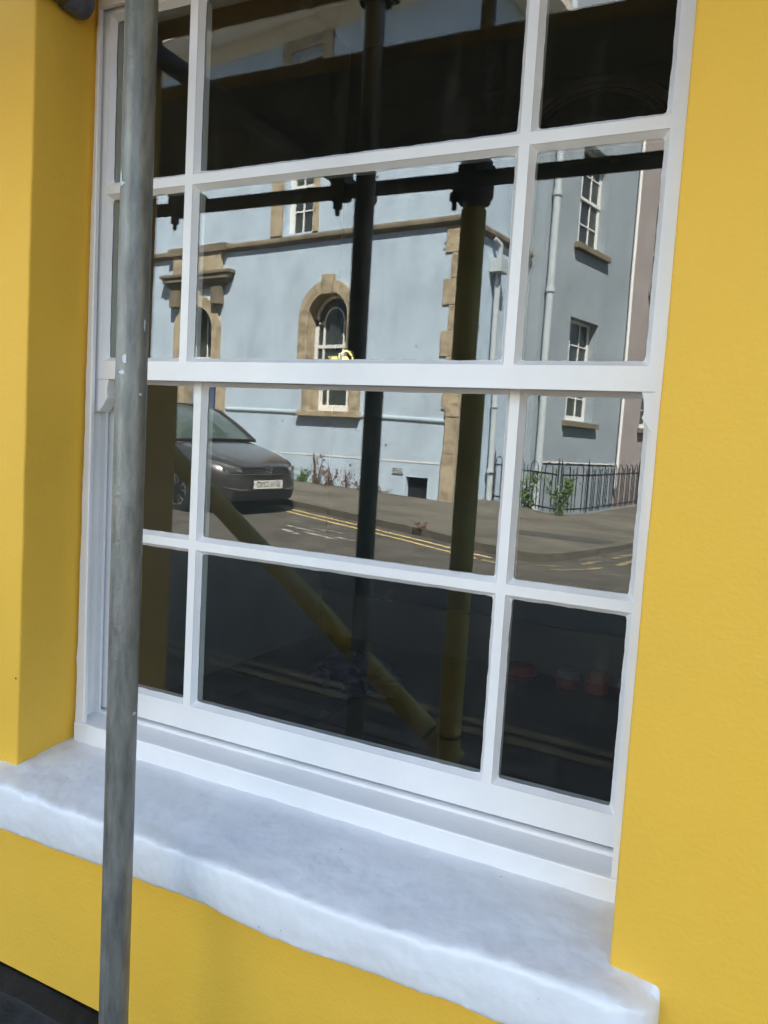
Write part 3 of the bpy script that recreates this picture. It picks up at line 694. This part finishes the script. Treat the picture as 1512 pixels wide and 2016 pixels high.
# door surround, hood and door
mb = MB()
def archring(mb, c, r0, r1, spring, bot, y0, y1, n=24):
    i_ = archpts(c, r0, spring, bot, n); o_ = archpts(c, r1, spring, bot, n)
    for k in range(len(i_)-1):
        a, b, d, e = i_[k], i_[k+1], o_[k+1], o_[k]
        mb.f([(a[0], y1, a[1]), (b[0], y1, b[1]), (d[0], y1, d[1]), (e[0], y1, e[1])])
        mb.f([(d[0], y0, d[1]), (e[0], y0, e[1]), (e[0], y1, e[1]), (d[0], y1, d[1])])
        mb.f([(a[0], y1, a[1]), (b[0], y1, b[1]), (b[0], y0-.2, b[1]), (a[0], y0-.2, a[1])])
archring(mb, DR['c'], DR['r']-.02, DR['r']+.21, DR['spring'], -1.0, .001, .06)
mb.box((DR['c']-.09, .03, DR['spring']+DR['r']-.03), (DR['c']+.09, .11, DR['spring']+DR['r']+.30))
mb.box((dl-.26, .001, -1.05), (dl+.02, .10, .22)); mb.box((dr_-.02, .001, -1.05), (dr_+.26, .10, .22))
dsr = mb.build('door_surround', M['bath'], bh, bevel=.01)
mb = MB(); mb.box((-5.42, .001, 3.13), (-3.97, .10, 3.515)); mb.build('frieze', M['bath'], bh)
mb = MB()
for z0_, z1_, pr, ex in ((2.80, 2.88, .08, -5.50), (2.88, 2.96, .12, -5.58), (2.96, 3.06, .17, -5.68), (3.06, 3.13, .20, -5.75)): mb.box((ex, .0015, z0_), (-9.37-ex, pr, z1_))
for cx in (-5.33, -4.04): mb.box((cx-.12, .0018, 2.45), (cx+.12, .16, 2.80))
mb.build('door_hood', M['bathdark'], bh, bevel=.01)
mb = MB(); yd = -.30
mb.box((dl, yd-.05, DR['bot']), (dr_, yd, 1.35)); mb.box((dl+.12, yd, -.8), (DR['c']-.06, yd+.02, .1)); mb.box((DR['c']+.06, yd, -.8), (dr_-.12, yd+.02, .1)); mb.box((dl+.12, yd, .3), (DR['c']-.06, yd+.02, 1.2)); mb.box((DR['c']+.06, yd, .3), (dr_-.12, yd+.02, 1.2))
dob = mb.build('door', M['navy'], bh, bevel=.006)
MB().tube((dr_-.1, yd, .1), (dr_-.1, yd+.07, .1), .03, 12).build('door_knob', M['brass'], dob)
mb = MB(); mb.prism([(x, yd-.02, z) for x, z in archpts(DR['c'], DR['r'], DR['spring'], 1.40)], (0, .01, 0)); fl = mb.build('fanlight', M['darkglass'], bh)
mb = MB(); mb.box((dl, yd-.02, 1.35), (dr_, yd+.04, 1.42))
for a in (.0, .35, -.35): mb.box((DR['c']+a-.012, yd-.005, 1.42), (DR['c']+a+.012, yd+.012, 2.3))
mb.build('fanlight_frame', M['winframe'], fl)
# arched sash window
mb = MB(); archring(mb, AW['c'], AW['r']-.02, AW['r']+.205, AW['spring'], AW['sill'], .001, .05)
mb.prism([(AW['c']-.10, .03, AW['spring']+AW['r']-.06), (AW['c']+.10, .03, AW['spring']+AW['r']-.06), (AW['c']+.145, .03, AW['spring']+AW['r']+.29), (AW['c']-.145, .03, AW['spring']+AW['r']+.29)], (0, .07, 0))
mb.build('window_surround', M['bath'], bh)
mb = MB(); mb.box((AW['c']-.76, -.2, .265), (AW['c']+.74, .11, .372)); mb.build('window_sill', M['bath'], bh, bevel=.008)
def arc(mb, c, rx, rz, sp, y, r, n=18, a0=0, a1=math.pi): mb.path([(c - rx*math.cos(a0+(a1-a0)*i/n), y, sp + rz*math.sin(a0+(a1-a0)*i/n)) for i in range(n+1)], r, 6)
y_ = -RV+.03
mb = MB(); c, r, sp = AW['c'], AW['r'], AW['spring']
mb.box((c-r+.02, y_-.04, .372), (c-r+.10, y_, 1.95)); mb.box((c+r-.10, y_-.04, .372), (c+r-.02, y_, 1.95)); mb.box((c-r+.02, y_-.04, .372), (c+r-.02, y_+.002, .50))
mb.box((c-r+.10, y_-.04, 1.535), (c+r-.10, y_+.004, 1.60))
arc(mb, c, r-.06, r-.06, sp, y_-.02, .045)
for k in (-.25, .22):
    mb.box((c+k-.02, y_-.03, .50), (c+k+.02, y_-.003, 2.0))
mb.box((c-r+.1, y_-.03, 2.0), (c-.25, y_-.003, 2.03)); mb.box((c+.22, y_-.03, 2.0), (c+r-.1, y_-.003, 2.03))
arc(mb, c-.015, .235, .30, 2.0, y_-.015, .02)
fr = mb.build('window_frame', M['winframe'], bh)
MB().prism([(x, y_-.034, z) for x, z in archpts(c, r-.005, sp, .38)], (0, .006, 0)).build('glazing', M['darkglass'], fr)
# upper windows
for k, (a, b, z0, z1) in enumerate(WINS):
    mb = MB(); sw = .27 if k == 0 else .2
    mb.box((a-sw, .001, z0-.02), (a+.01, .05, z1+.18)); mb.box((b-.01, .001, z0-.02), (b+.10 if k == 0 else b+sw, .05, z1+.18)); mb.box((a-sw, .0015, z1-.01), (b+(.1 if k == 0 else sw), .055, z1+.2))
    mb.build('window_surround', M['bath'], bh)
    mb = MB(); mb.box((a, y_-.04, z0), (a+.12, y_, z1)); mb.box((b-.05, y_-.04, z0), (b, y_, z1)); mb.box((a, y_-.04, z0), (b, y_+.002, z0+.07)); mb.box((a, y_-.04, z1-.07), (b, y_+.002, z1)); zm = (z0+z1)/2; mb.box((a, y_-.04, zm-.025), (b, y_+.004, zm+.025))
    for q in (.42, .72): mb.box((a+(b-a)*q-.012, y_-.03, z0), (a+(b-a)*q+.012, y_-.003, z1))
    for q in (.25, .75): mb.box((a+.1, y_-.03, z0+(z1-z0)*q-.012), (b-.04, y_-.0035, z0+(z1-z0)*q+.012))
    f_ = mb.build('window_frame', M['winframe'], bh)
    MB().box((a, y_-.036, z0), (b, y_-.03, z1)).build('glazing', M['darkglass'], f_)
# quoins and the corner pier
mb = MB(); z = 3.48; k = 0
while z > .62:
    h = .44 if k % 2 == 0 else .42
    l_ = .30 if k % 2 == 0 else .17
    mb.box((UR-l_, -(.17 if k % 2 == 0 else .34), z-h+.006), (UR+.022, .022, z)); z -= h; k += 1
mb.build('quoin', M['bath'], bh, bevel=.008)
mb = MB(); mb.box((UR-.22, -.45, -1.7), (UR+.05, .06, -.30)); mb.box((UR-.20, -.42, -.298), (UR+.045, .05, .34)); mb.box((UR-.21, -.44, .342), (UR+.055, .06, .60)); mb.build('corner_pier', M['bath'], bh, bevel=.01)
# pipes
MB().tube((-3.93, -.028, .355), (AW['c']-.76, -.028, .325), .055, 16).build('waste_pipe', M['pipeblue'], bh, smooth=True); MB().tube((AW['c']+.74, -.028, .300), (UR-.22, -.028, .262), .055, 16).build('waste_pipe', M['pipeblue'], bh, smooth=True)
mb = MB(); mb.tube((UR+.10, -1.20, 2.95), (UR+.10, -1.25, -1.3), .055, 16)
for zz in (2.2, .6, -.6): mb.tube((UR+.10, -1.22, zz), (UR+.10, -1.22, zz+.05), .07, 16)
mb.box((UR+.01, -1.36, 2.93), (UR+.24, -1.02, 3.16)); mb.path([(UR+.10, -1.2, 3.16), (UR+.12, -1.2, 3.4), (UR+.06, -1.05, 3.5)], .045, 12); mb.build('downpipe', M['pipegrey'], bh, smooth=True)
# air vent and boarded opening
mb = MB(); mb.box((.36, .0005, -.705), (.60, .012, -.575))
for i in range(4): mb.box((.375, .012, -.695+.03*i), (.585, .022, -.682+.03*i))
mb.build('air_vent', M['pipegrey'], bh)
mb = MB(); mb.box((.65, -.14, -1.14), (1.11, -.10, -.74))
for q in (.8, .95): mb.box((q-.006, -.10, -1.14), (q+.006, -.09, -.74))
mb.build('boarded_opening', M['dark'], bh)

# ================================================================== SIDE STREET HOUSES
P0 = Vector((-2.533, -15.590, 0)); b_ = math.radians(14)
EB = Vector((math.sin(b_), -math.cos(b_), 0)); NB = Vector((-math.cos(b_), -math.sin(b_), 0)) * -1
# visible face looks towards the reflected viewer: outward normal is +x side
NB = Vector((math.cos(b_), math.sin(b_), 0))
MS = Matrix(((EB.x, NB.x, 0, P0.x), (EB.y, NB.y, 0, P0.y), (0, 0, 1, 0), (0, 0, 0, 1)))
def side_house(name, label, t0, t1, wins, m, ztop):
    h = thing(name, label, 'house', mtx=MS); mb = MB()
    cols = sorted(set([w_[0] for w_ in wins])); zb = -3.2
    rect = lambda a, b, c, d: mb.f([(a, 0, c), (b, 0, c), (b, 0, d), (a, 0, d)])
    x = t0
    for (a, b) in sorted(set((w_[0], w_[1]) for w_ in wins)):
        rect(x, a, zb, ztop); zz = zb
        for w_ in sorted([q for q in wins if q[0] == a], key=lambda q: q[2]):
            rect(a, b, zz, w_[2]); zz = w_[3]
            for p, q in (((a, w_[2]), (a, w_[3])), ((a, w_[3]), (b, w_[3])), ((b, w_[3]), (b, w_[2])), ((b, w_[2]), (a, w_[2]))):
                mb.f([(p[0], 0, p[1]), (q[0], 0, q[1]), (q[0], -.26, q[1]), (p[0], -.26, p[1])])
        rect(a, b, zz, ztop); x = b
    rect(x, t1, zb, ztop)
    mb.f([(t0, 0, zb), (t0, -6, zb), (t0, -6, ztop), (t0, 0, ztop)]); mb.f([(t1, 0, zb), (t1, -6, zb), (t1, -6, ztop), (t1, 0, ztop)]); mb.f([(t0, -6, zb), (t1, -6, zb), (t1, -6, ztop), (t0, -6, ztop)])
    mb.build('wall', m, h)
    MB().box((t0-.1, -6, ztop), (t1+.1, .2, ztop+.15)).build('roof', M['slate'], h)
    for (a, b, z0, z1) in wins:
        mb = MB(); y = -.20
        mb.box((a, y-.04, z0), (a+.06, y, z1)); mb.box((b-.08, y-.04, z0), (b, y, z1)); mb.box((a, y-.04, z0), (b, y+.004, z0+.12)); mb.box((a, y-.04, z1-.06), (b, y+.002, z1)); zm = (z0+z1)/2; mb.box((a, y-.04, zm-.03), (b, y+.02, zm+.03))
        for q in (.33, .66): mb.box((a+(b-a)*q-.012, y-.03, z0), (a+(b-a)*q+.012, y-.003, z1))
        for q in (.25, .75): mb.box((a, y-.03, z0+(z1-z0)*q-.012), (b, y-.0035, z0+(z1-z0)*q+.012))
        f_ = mb.build('window_frame', M['winframe'], h)
        MB().box((a, y-.036, z0), (b, y-.03, z1)).build('glazing', M['darkglass'], f_)
        MB().box((a-.12, -.2, z0-.13), (b+.16, .11, z0-.012)).build('window_sill', M['bathdark'], h, bevel=.008)
    return h
gh = side_house('blue_grey_house', 'blue-grey rendered side-street house with two shadowed sash windows behind railings', -2.05, 2.10, [(-.70, .62, 4.12, 6.15), (-.70, .62, .56, 2.62)], M['bluegrey'], 10.5)
mb = MB(); mb.tube((-1.86, .10, 9.5), (-1.86, .10, -2.6), .075, 16)
for zz in (4.7, 2.9, 1.0, -.55): mb.tube((-1.86, .10, zz), (-1.86, .10, zz+.10), .095, 16)
mb.build('downpipe', M['pipegrey'], gh, smooth=True)
mb = MB(); mb.tube((2.06, .07, 10), (2.06, .07, -.9), .038, 12); mb.build('downpipe', M['winframe'], gh, smooth=True)
mb = MB(); mb.box((-1.5, .0005, -.36), (2.02, .02, -.335)); mb.build('plinth_band', M['winframe'], gh)
ph = side_house('pink_house', 'dusty pink rendered terraced house beyond the blue-grey one', 2.102, 7.5, [(3.35, 4.6, 3.86, 5.9), (3.35, 4.6, .6, 2.5)], M['pink'], 10.0)
# iron railings
def railing(pts, name, label, hoop=.36, h=.78, skip=()):
    r = thing(name, label, 'railing'); mb = MB(); rr = .0085
    seg = []
    for (a, b) in zip(pts[:-1], pts[1:]):
        A, B = Vector(pu(*a, zpav)), Vector(pu(*b, zpav)); n = max(1, round((B-A).length/hoop)); d = (B-A)/n
        for k in range(n):
            p = A + d*k; q1 = p + d*.12; q2 = p + d*.62
            for q in (q1, q2): mb.tube(q + Vector((0, 0, .02)), q + Vector((0, 0, h-.05)), rr, 6)
            c = (q1+q2)/2; ra = (q2-q1).length/2; dd = (q2-q1).normalized()
            mb.path([c - dd*ra*math.cos(math.pi*i/8) + Vector((0, 0, h-.05+ra*1.2*math.sin(math.pi*i/8))) for i in range(9)], rr, 6)
            q = p + d*.87; mb.tube(q + Vector((0, 0, .02)), q + Vector((0, 0, h-.02)), rr*.9, 6)
        seg.append((A, B))
    mb.build('bar', M['iron'], r)
    for A, B in seg:
        for z in (.08, h-.12): MB().tube(A+Vector((0, 0, z)), B+Vector((0, 0, z)), .014, 8).build('rail', M['iron'], r)
    for a in pts:
        A = Vector(pu(*a, zpav)); mb = MB(); mb.tube(A, A+Vector((0, 0, h+.06)), .012, 8); mb.tube(A+Vector((0, 0, h+.06)), A+Vector((0, 0, h+.17)), .014, 8, r1=.001); mb.build('post', M['iron'], r)
    return r
railing([(1.72, -1.36), (2.25, -1.22), (3.24, -.76)], 'railing', 'black bow-top iron railing beside the corner downpipe and the green plant')
railing([(3.28, -.80), (3.46, -1.62), (3.44, -4.8), (3.44, -8)], 'railing', 'black bow-top iron railing running away along the pavement past the lit area wall')
# ---- plants
def plant(name, label, cat, c, h, spread, n, m, stems, leaf=.03, seed=0, bushy=False):
    rnd = random.Random(seed); t = thing(name, label, cat, c); st = MB(); lf = MB()
    for s_ in range(stems):
        a = rnd.uniform(0, 6.28); b = Vector((math.cos(a)*spread*.4*rnd.random(), math.sin(a)*spread*.4*rnd.random(), 0)); hh = h*rnd.uniform(.45, 1)
        pts = [b]
        for k in range(1, 7): pts.append(b + Vector((math.cos(a)*spread*.5*(k/6)**1.5*rnd.uniform(.6, 1.1), math.sin(a)*spread*.5*(k/6)**1.5, hh*k/6)))
        st = MB(); st.path(pts, .004 if h < .6 else .006, 5); st.build('stem', M['stem'], t)
        for k in range(n):
            q = rnd.random()**(.7 if bushy else 1.2)*6; i = min(5, int(q)); p = pts[i].lerp(pts[i+1], q-i) + Vector((rnd.gauss(0, 1), rnd.gauss(0, 1), rnd.gauss(0, .6)))*leaf*1.6
            u_ = Vector((rnd.gauss(0, 1), rnd.gauss(0, 1), rnd.gauss(0, .7))).normalized(); v_ = u_.orthogonal().normalized(); v_.rotate(Matrix.Rotation(rnd.uniform(0, 6.28), 3, u_)); l_ = leaf*rnd.uniform(.7, 1.6)
            lf.f([p - v_*l_, p + u_.cross(v_)*l_*.45, p + v_*l_, p - u_.cross(v_)*l_*.45])
    lf.build('foliage', m, t, fix=False)
    return t
G1 = 'weeds along the foot of the blue wall'
for i, (u, w_, h, sp, n, mm, ns, lab) in enumerate(((-1.30, .10, .62, .28, 26, 'redleaf', 6, 'tallest reddish weed against the blue wall, right of the green clump'),
        (-.95, .12, .45, .30, 30, 'redleaf', 8, 'bushy reddish weed between the tallest weed and the thin one'), (-.60, .10, .40, .22, 20, 'redleaf', 5, 'thin reddish weed second from the dark tube'),
        (-.25, .09, .18, .22, 18, 'redleaf', 5, 'lowest reddish weed at the foot of the blue wall'), (-1.72, .14, .28, .30, 40, 'leaf', 7, 'low bright green clump of weed by the car bonnet'),
        (.25, .07, .15, .3, 14, 'redleaf', 4, 'small dry weed under the air vent'))):
    p = pu(u, w_, zpav); plant('weed', lab, 'weed', p, h, sp, n, M[mm], ns, .022, 10+i)['group'] = G1
plant('climbing_plant', 'tall leafy green climber on the corner of the iron railing', 'plant', pu(3.34, -.60, zpav), .74, .34, 40, M['leaf'], 8, .03, 31, True)
plant('bushy_plant', 'lower green plant growing through the railing by the downpipe', 'plant', pu(2.55, -1.15, zpav), .62, .4, 40, M['leaf'], 7, .03, 32, True)
for u, w_, sd, lab in ((3.05, 3.36, 41, 'small dry tuft of weed in the far kerb joint nearest the dark tube'), (3.75, 3.56, 42, 'taller dark weed in the far kerb joint beside the yellow sleeve')):
    plant('kerb_weed', lab, 'weed', pu(u, w_, zpav), .10 if sd == 41 else .30 if sd == 42 else .10, .16, 16, M['redleaf'] if sd != 42 else M['stem'], 5, .016, sd)['group'] = 'weeds in the far kerb'

# ================================================================== PARKED CAR
th = math.radians(12); wz = -1.225
wheel = Vector((-5.90, -6.72, 0)); ca = Vector((math.cos(th), math.sin(th), 0)); cn = Vector((-math.sin(th), math.cos(th), 0))
ctr = wheel - cn*.745
MC = Matrix(((ca.x, cn.x, 0, ctr.x), (ca.y, cn.y, 0, ctr.y), (0, 0, 1, wz), (0, 0, 0, 1))) @ Matrix.Rotation(math.radians(1.9), 4, 'Y') @ Matrix.Rotation(math.radians(-1.2), 4, 'X')
car = thing('parked_car', 'dark grey hatchback parked facing the corner by the far kerb', 'car', mtx=MC)
# x forward from the front axle, y left, z up.  station: x, bottom z, half width, belt z, top z (bonnet line)
ST = [(.81, .26, .36, .48, .60), (.79, .22, .50, .52, .66), (.73, .20, .64, .56, .705), (.61, .19, .74, .62, .75), (.45, .18, .815, .68, .80), (.2, .18, .835, .74, .865), (-.1, .18, .842, .80, .925), (-.42, .18, .842, .84, .975),
      (-.9, .18, .842, .87, .985), (-1.6, .18, .842, .90, .995), (-2.3, .18, .835, .92, .995), (-2.75, .2, .80, .92, .99), (-3.0, .24, .72, .86, .95), (-3.10, .30, .62, .74, .85)]
rows = []
for x, zb, hw, zs_, zt in ST:
    half = [(0, zt+.012), (hw*.35, zt+.010), (hw*.62, zt), (hw*.80, zt-.018), (hw*.90, zs_+ (zt-zs_)*.45), (hw*.965, zs_), (hw*.995, zs_-.08), (hw, (zs_+zb)/2), (hw*.985, zb+.12), (hw*.94, zb+.03), (hw*.8, zb), (0, zb)]
    rows.append([(x, -y, z) for y, z in half] + [(x, y, z) for y, z in half[::-1][1:]])
mb = MB(); mb.grid(rows); mb.f(rows[0]); mb.f(rows[-1]); bmesh.ops.remove_doubles(mb.bm, verts=mb.bm.verts, dist=1e-5)
body = mb.build('body', M['carpaint'], car, smooth=True); sm = body.modifiers.new('sub', 'SUBSURF'); sm.levels = 2; sm.render_levels = 2
# cabin
CB = [(-.30, .70, .95), (-.62, .70, 1.14), (-.98, .665, 1.36), (-1.25, .63, 1.43), (-1.9, .62, 1.44), (-2.5, .60, 1.40), (-2.75, .60, 1.25), (-2.98, .60, 1.0)]
rows = []
for x, hw, zt in CB: rows.append([(x, -.80, .93), (x, -hw-.04*(zt < 1.3), min(zt, .95+(zt-.95)*.9)), (x, -hw*.8, zt), (x, 0, zt+.015), (x, hw*.8, zt), (x, hw+.04*(zt < 1.3), min(zt, .95+(zt-.95)*.9)), (x, .80, .93)])
mb = MB().grid(rows); mb.build('window_glass', M['carglass'], car, smooth=True)
mb = MB(); top = [[(x, y, z+.012) for (_, y, z) in r[1:6]] for r, (x, hw, zt) in zip(rows, CB) if -2.6 < x < -1.0]; mb.grid(top)
mb.build('roof', M['carpaint'], car, smooth=True)
mb = MB()
for sgn in (-1, 1):
    mb.path([(-.30, sgn*.765, .955), (-.62, sgn*.745, 1.135), (-1.02, sgn*.69, 1.34), (-1.3, sgn*.64, 1.40)], .026, 8)
    mb.path([(-1.62, sgn*.80, .94), (-1.68, sgn*.66, 1.36)], .03, 8); mb.path([(-2.6, sgn*.79, .95), (-2.5, sgn*.62, 1.36)], .05, 8)
mb.build('pillar', M['carpaint'], car, smooth=True)
MB().path([(-.27, -.72, .955), (-.20, -.4, .965), (-.18, 0, .968), (-.20, .4, .965), (-.27, .72, .955)], .02, 8).build('wiper_cowl', M['plastic'], car)
def patch(yz, name, m, dx, x_of, th=.012, parent=car):
    """a curved panel on the nose: rows of (y,z) with x from the nose curve"""
    mb = MB(); mb.grid([[(x_of(y, z)+dx, y, z) for y, z in r] for r in yz]); return mb.build(name, m, parent, smooth=True)
def nose(y, z):
    a = min(1, abs(y)/.80); base = .835 - .20*a**2.6 - .06*max(0, (z-.5)/.25)**2*(z > .5)
    return base
mk = lambda y0, y1, z0, z1, n=24, dz=lambda y: 0: [[(y0+(y1-y0)*i/n, z0+dz(y0+(y1-y0)*i/n)) for i in range(n+1)], [(y0+(y1-y0)*i/n, z1+dz(y0+(y1-y0)*i/n)) for i in range(n+1)]]
patch(mk(-.42, .42, .585, .665), 'grille', M['plastic'], .012, nose)
gs = bpy.data.objects[-1] if False else None
mb = MB()
for z in (.605, .632): mb.grid([[(nose(y, z)+.018, y, zz) for y in [-.41+.82*i/20 for i in range(21)]] for zz in (z, z+.006)])
mb.grid([[(nose(y, .578)+.02, y, zz) for y in [-.62+1.24*i/24 for i in range(25)]] for zz in (.574, .583)])
mb.build('grille_trim', M['chrome'], car)
patch(mk(-.52, .52, .225, .345), 'lower_grille', M['plastic'], .014, nose)
mb = MB()
for z in (.25, .28, .31): mb.grid([[(nose(y, z)+.020, y, zz) for y in [-.5+1.0*i/20 for i in range(21)]] for zz in (z, z+.005)])
mb.build('lower_grille_slat', M['carpaint'], car)
mb = MB()
for sgn in (-1, 1): mb.grid([[(nose(y, z)+.02, y, z+dz) for y, z in [(sgn*(.34+.06*i), .365-.0*i+.012*(i > 2)*(i-2)) for i in range(7)]] for dz in (0, .012)])
mb.build('bumper_trim', M['chrome'], car)
for sgn in (-1, 1):
    mb = MB(); rows_ = []
    for t in range(13):
        s_ = t/12; y = sgn*(.43 + .29*s_); x = nose(y, .62) + .016 - .42*max(0, s_-.35)**1.5; zlo = .585 + .05*s_; zhi = .665 + .085*s_ - .02*(1-s_)
        rows_.append([(x, y, zlo), (x+.012, y, zlo+(zhi-zlo)*.35), (x+.002, y, zlo+(zhi-zlo)*.75), (x-.03, y, zhi)])
    mb.grid(rows_); hl_ = mb.build('headlight', M['lamp'], car, smooth=True)
    mb = MB()
    for q in (.25, .62):
        y = sgn*(.43+.29*q); x = nose(y, .62)+.03 - .42*max(0, q-.35)**1.5; mb.tube((x-.03, y, .645), (x+.002, y, .645), .035, 16)
    mb.build('reflector', M['chrome'], hl_)
# emblem: ring with a V above a W
bx = nose(0, .625)+.024
def RM(x, y, z): return Matrix.Translation((x, y, z)) @ Matrix.Rotation(math.radians(90), 4, 'Z') @ Matrix.Rotation(math.radians(90), 4, 'X')
mb = MB(); n = 28
for i in range(n):
    a, b = 2*math.pi*i/n, 2*math.pi*(i+1)/n; mb.tube((bx+.012, .056*math.cos(a), .640+.056*math.sin(a)), (bx+.012, .056*math.cos(b), .640+.056*math.sin(b)), .006, 8)
for pts in ([(-.024, .044), (0, .004), (.024, .044)], [(-.048, .02), (-.022, -.045), (0, -.006), (.022, -.045), (.048, .02)]):
    mb.path([(bx+.012, y, .640+z) for y, z in pts], .005, 6)
emb = mb.build('emblem', M['chrome'], car)
MB().tube((bx-.01, 0, .640), (bx+.006, 0, .640), .056, 28).build('emblem_back', M['plastic'], emb)
px_ = nose(0, .44)+.030
pl = MB().box((px_-.012, -.26, .385), (px_, .26, .496)).build('number_plate', M['plate'], car)
text_mesh('plate_text', 'EF16 CMO', .108, M['ink'], RM(px_+.001, 0, .4395) @ Matrix.Diagonal((.86, 1, 1, 1)), pl)
# wheels
for wx in (0, -2.47):
    for sgn in (-1, 1):
        y0 = sgn*.70; y1 = sgn*.848
        tw = MB(); rows_ = []
        for r_, yy in ((.19, y1-sgn*.02), (.215, y1), (.27, y1), (.295, y1-sgn*.02), (.302, y1-sgn*.06), (.302, y0+sgn*.03), (.27, y0), (.19, y0)):
            rows_.append([(wx+r_*math.cos(a), yy, .302+r_*math.sin(a)) for a in [2*math.pi*i/36 for i in range(37)]])
        tw.grid(rows_); tyre = tw.build('wheel', M['rubber'], car, smooth=True)
        rm = MB(); rm.tube((wx, y1-sgn*.03, .302), (wx, y1-sgn*.028, .302), .03, 12)
        for k in range(5):
            a = 2*math.pi*k/5+.3; d = Vector((math.cos(a), 0, math.sin(a))); q = Vector((-math.sin(a), 0, math.cos(a))); c0 = Vector((wx, y1-sgn*.02, .302))
            for sh in (-.26, .26):
                e = (d*math.cos(sh) + q*math.sin(sh)); rm.tube(c0 + d*.02, c0 + e*.195 + Vector((0, sgn*.012, 0)), .017, 8, r1=.013)
        for i in range(36):
            a, b = 2*math.pi*i/36, 2*math.pi*(i+1)/36; rm.tube((wx+.198*math.cos(a), y1-sgn*.005, .302+.198*math.sin(a)), (wx+.198*math.cos(b), y1-sgn*.005, .302+.198*math.sin(b)), .009, 6)
        rm.build('rim', M['alloy'], tyre, smooth=True)
        ar_ = MB(); ar_.tube((wx, sgn*.60, .305), (wx, sgn*.8465, .305), .345, 36); ar_.build('wheel_arch', M['plastic'], car)
for sgn in (-1, 1):
    mb = MB(); mb.box((-.80, min(sgn*.83, sgn*.95), .95), (-.69, max(sgn*.83, sgn*.95), 1.06)); mb.build('door_mirror', M['carpaint'], car, bevel=.03)
